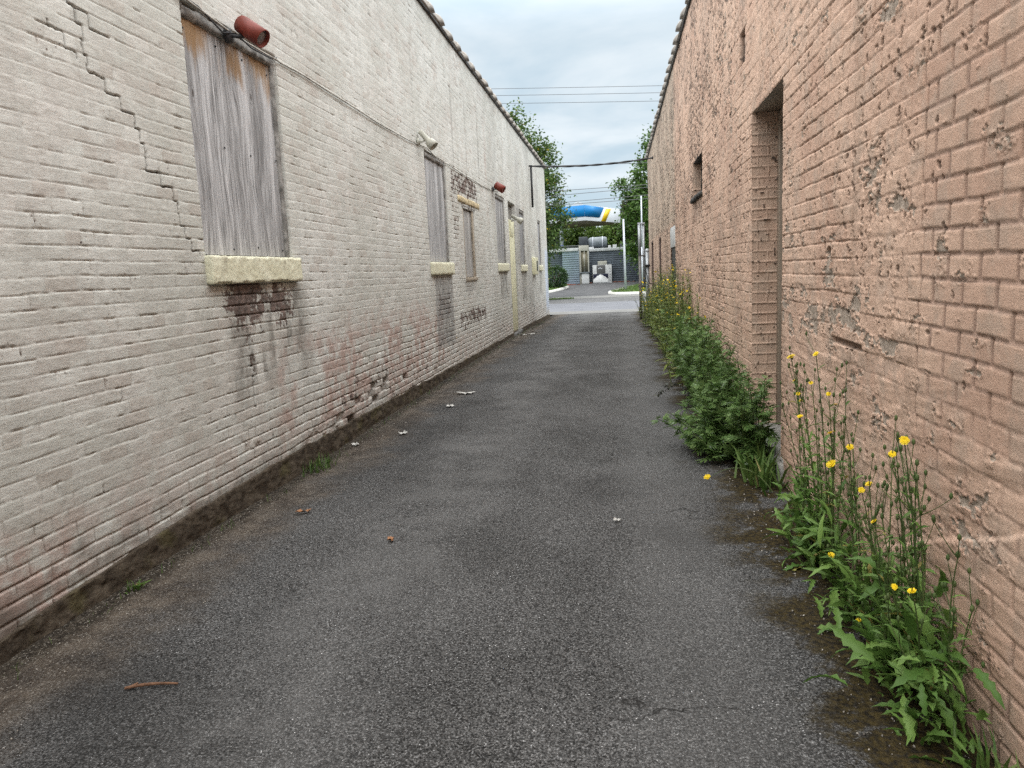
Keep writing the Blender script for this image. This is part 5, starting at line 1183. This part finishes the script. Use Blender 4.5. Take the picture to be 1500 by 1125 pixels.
# tall thin weeds with small yellow flowers farther along
STAR = np.array([(0, 0, 0), (1, .35, .2), (.35, 1, .2), (-.4, .95, .2), (-1, .3, .2), (-.9, -.5, .2), (-.2, -1, .2), (.7, -.75, .2)]); STARF = np.array([[0, 1, 2], [0, 2, 3], [0, 3, 4], [0, 4, 5], [0, 5, 6], [0, 6, 7], [0, 7, 1]])
def tall_weed(base, h, n_stem, label, seed, fl=True, spread=.26):
    r = np.random.default_rng(seed); t = empty('tall_weed', base, label, 'weed', 'tall yellow flowered weeds along the salmon wall'); B0 = np.array(base, float); st = MB(); P_ = []; S_ = []; FP = []
    for k in range(n_stem):
        b0 = B0 + np.array([r.normal(-.04, .07), r.normal(0, spread), 0]); tip = b0 + np.array([r.normal(-.05, .12), r.normal(0, .14), h * r.uniform(.6, 1.05)]); b0[0] = min(b0[0], XR - .03); tip[0] = min(tip[0], XR - .03)
        P = bez(b0, (b0 + tip) / 2 + np.array([.02, 0, .1 * h]), tip, 12); P[:, 0] = np.minimum(P[:, 0], XR - .02); tube(st, P, np.linspace(.0055, .002, 12), 4, False)
        n = 34; tt = r.uniform(.04, 1, n); ii = np.clip((tt * 11).astype(int), 0, 10); P_.append(P[ii] + (P[ii + 1] - P[ii]) * (tt * 11 - ii).clip(0, 1)[:, None]); S_.append((.20 - .13 * tt) * r.uniform(.6, 1.2, n))
        for q in range(5):
            j = r.integers(5, 12); e = P[j] + np.array([r.normal(0, .05), r.normal(0, .06), r.uniform(.05, .18)]); e[0] = min(e[0], XR - .02); tube(st, [P[j], (P[j] + e) / 2, e], [.002, .0018, .0014], 4, False)
            if r.random() < .30: FP.append(e)
    pos = np.concatenate(P_); n = len(pos); pos[:, 0] = np.minimum(pos[:, 0], XR - .05); lv = MB(); R = rot_arrays(r.uniform(0, 6.28, n), r.normal(.5, .4, n), r.normal(0, .4, n)); instances(lv, NARROW[0][0] * np.array([1, 1.6, 1]), NARROW[0][1], pos, R, np.concatenate(S_)); lv.build('foliage', M['talleaf'], t); st.build('stem', M['hawkstem'], t, True)
    if fl and FP:
        FP = np.array(FP); n = len(FP); b = MB(); instances(b, STAR, STARF, FP, rot_arrays(r.uniform(0, 6.28, n), r.normal(0, .5, n), r.normal(0, .5, n)), r.uniform(.011, .021, n)); b.build('blossom', M['petal'], t)
    return t
ys_ = [9.9, 10.8, 11.6, 12.4, 13.2, 14.0, 14.9, 15.8, 16.8, 17.8, 18.9, 20.0, 21.2, 22.5, 24.0]
hs_ = [1.15, 1.3, 1.42, 1.5, 1.55, 1.55, 1.5, 1.5, 1.45, 1.4, 1.35, 1.3, 1.1, .9, .7]
for k, (y, h) in enumerate(zip(ys_, hs_)):
    tall_weed((.98 - .10 * math.sin(k * 1.7), y, gz(y)), h, 15, 'tall thin weed with tiny yellow flowers in the row along the salmon wall', 90 + k, True)
# lone flower head lying out on the asphalt on its long stem
t = empty('hawkweed', (1.02, 5.15, 0), 'long stemmed weed bending a single yellow flower down over the asphalt', 'weed', 'yellow flowered weeds by the salmon wall')
st = MB(); P = bez(np.array([1.02, 5.15, .02]), np.array([.86, 5.25, .28]), np.array([.62, 5.40, .05]), 14); tube(st, P, np.linspace(.0035, .0018, 14), 5, False); st.build('stem', M['hawkstem'], t); flower(t, np.array([.61, 5.41, .055]), .025, 999, (-.3, -.5, .8))
# grass tufts
def tuft(p, n, hmin, hmax, label, seed, sp=.06, w_=.012):
    r = np.random.default_rng(seed); t = empty('grass_tuft', p, label, 'weed'); xy = np.array(p[:2]) + r.normal(0, 1, (n, 2)) * np.array([sp * .5, sp]); xy[:, 0] = np.clip(xy[:, 0], XL + .08, XR - .02); blades('foliage', xy, hmin, hmax, M['grassblade'], seed, t, w_, np.full(n, p[2])); return t
tuft((1.00, 5.42, 0), 70, .12, .38, 'long bladed grass tuft below the corner of the doorway step', 120, .12)
tuft((XL + .13, 5.95, 0), 130, .04, .13, 'grass tuft at the foot of the white wall under the large planked window', 121, .16)
tuft((XL + .11, 3.47, 0), 26, .03, .08, 'tiny grass tuft at the foot of the white wall nearest the camera', 122, .03)
tuft((XR - .07, 2.2, 0), 40, .06, .18, 'thin grass at the foot of the salmon wall below the low weed', 123, .08)
t = empty('small_weed', (XL + .12, 3.5, 0), 'tiny broad leaved seedling at the foot of the white plinth', 'weed'); lv = MB(); r = np.random.default_rng(125)
for k in range(14): T = BROAD[k % 4]; instances(lv, T[0], T[1], np.array([[XL + .12 + r.normal(0, .015), 3.5 + r.normal(0, .03), .0]]), rot_arrays(np.array([r.uniform(-1.8, 1.8)]), np.array([r.uniform(.2, .9)]), np.array([0.])), [r.uniform(.04, .08)])
lv.build('foliage', M['hawkleaf'], t)
g = np.random.default_rng(130); n = 420; xy = np.c_[np.full(n, XL + .10) + abs(g.normal(0, .05, n)), g.uniform(2.2, 26, n)]; tag(blades('grass', xy, .02, .07, M['grassblade'], 131, None, .012), kind='stuff')

# ------------------------------------------------------------------ litter and grit
def scrap(name, p, L, W_, az, mat, label, seed, cat='litter'):
    r = np.random.default_rng(seed); n, k = 7, 4; us = np.linspace(-.5, .5, n); vs = np.linspace(-.5, .5, k); U, V_ = np.meshgrid(us, vs)
    U2 = U * L * (1 + .2 * r.normal(size=U.shape)); V2 = V_ * W_ * (1 + .3 * r.normal(size=U.shape)); Z = .006 + abs(r.normal(0, .010, U.shape)) + .02 * abs(U) * (L / .2)
    c, s = math.cos(az), math.sin(az); top = np.stack([p[0] + c * U2 - s * V2, p[1] + s * U2 + c * V2, az_(np.array([p[0]]), np.array([p[1]]))[0] + .004 + Z], -1); b = MB()
    V, F = grid_mesh(us, vs, top); b.add(V, F); V, F = grid_mesh(us, vs, top - [0, 0, .0015]); b.add(V, F[:, ::-1]); return tag(b.build(name, mat), label, cat, 'litter on the asphalt')
scrap('paper_scrap', (-2.09, 9.76), .24, .09, .1, M['paper'], 'long white paper scrap on the asphalt, largest of the scraps', 140)
scrap('paper_scrap', (-2.08, 8.8), .08, .06, .4, M['paper'], 'small white paper scrap in front of the largest scrap', 141)
scrap('paper_scrap', (-2.24, 7.28), .08, .05, 1.0, M['paper'], 'small white paper scrap beside the dirt strip', 142)
scrap('paper_scrap', (-2.58, 6.81), .07, .06, .2, M['paper'], 'bluish white paper scrap close to the white plinth', 143)
scrap('paper_scrap', (-2.40, 19.2), .34, .16, .2, M['paper'], 'white paper scrap lying below the cream door', 144)
scrap('dry_leaf', (-2.21, 4.72), .09, .035, .5, M['dryleaf'], 'curled orange dry leaf on the asphalt near the white wall', 145)
scrap('dry_leaf', (-1.42, 4.20), .05, .03, 1.5, M['dryleaf'], 'small brown dry leaf out on the asphalt', 148)
scrap('paper_scrap', (-.04, 4.6), .05, .02, .3, M['paper'], 'tiny white scrap in the middle of the alley', 146)
b = MB(); zt_ = float(az_(np.array([-1.9]), np.array([2.54]))[0]); P = bez(np.array([-2.0, 2.51, zt_ + .012]), np.array([-1.92, 2.55, zt_ + .018]), np.array([-1.80, 2.56, zt_ + .011]), 9); tube(b, P, [.006, .0065, .006, .007, .0065, .006, .0055, .005, .004], 7); tube(b, [(-1.99, 2.515, zt_ + .012), (-1.965, 2.545, zt_ + .016)], .004, 6); tag(b.build('twig', M['twig'], None, True), 'single brown dry twig lying on the asphalt', 'twig')
g = np.random.default_rng(150); n = 1300; y = 2 + 22 * g.random(n) ** 1.5; x = XL + .08 + abs(g.normal(0, .22, n)); n2 = 350; x = np.r_[x, g.uniform(.75, 1.1, n2)]; y = np.r_[y, g.uniform(2, 6, n2)]; n += n2
TET = np.array([(1, 0, -.3), (-.5, .87, -.3), (-.5, -.87, -.3), (.1, .1, .8)]); b = MB(); zg = az_(x, y) + .003
instances(b, TET, np.array([[0, 1, 3], [1, 2, 3], [2, 0, 3], [0, 2, 1]]), np.c_[x, y, zg], rot_arrays(g.uniform(0, 6.28, n), g.normal(0, .3, n), g.normal(0, .3, n)), g.uniform(.0022, .0065, n) * (1 + (y / 12)))
tag(b.build('grit', M['grit']), kind='stuff')
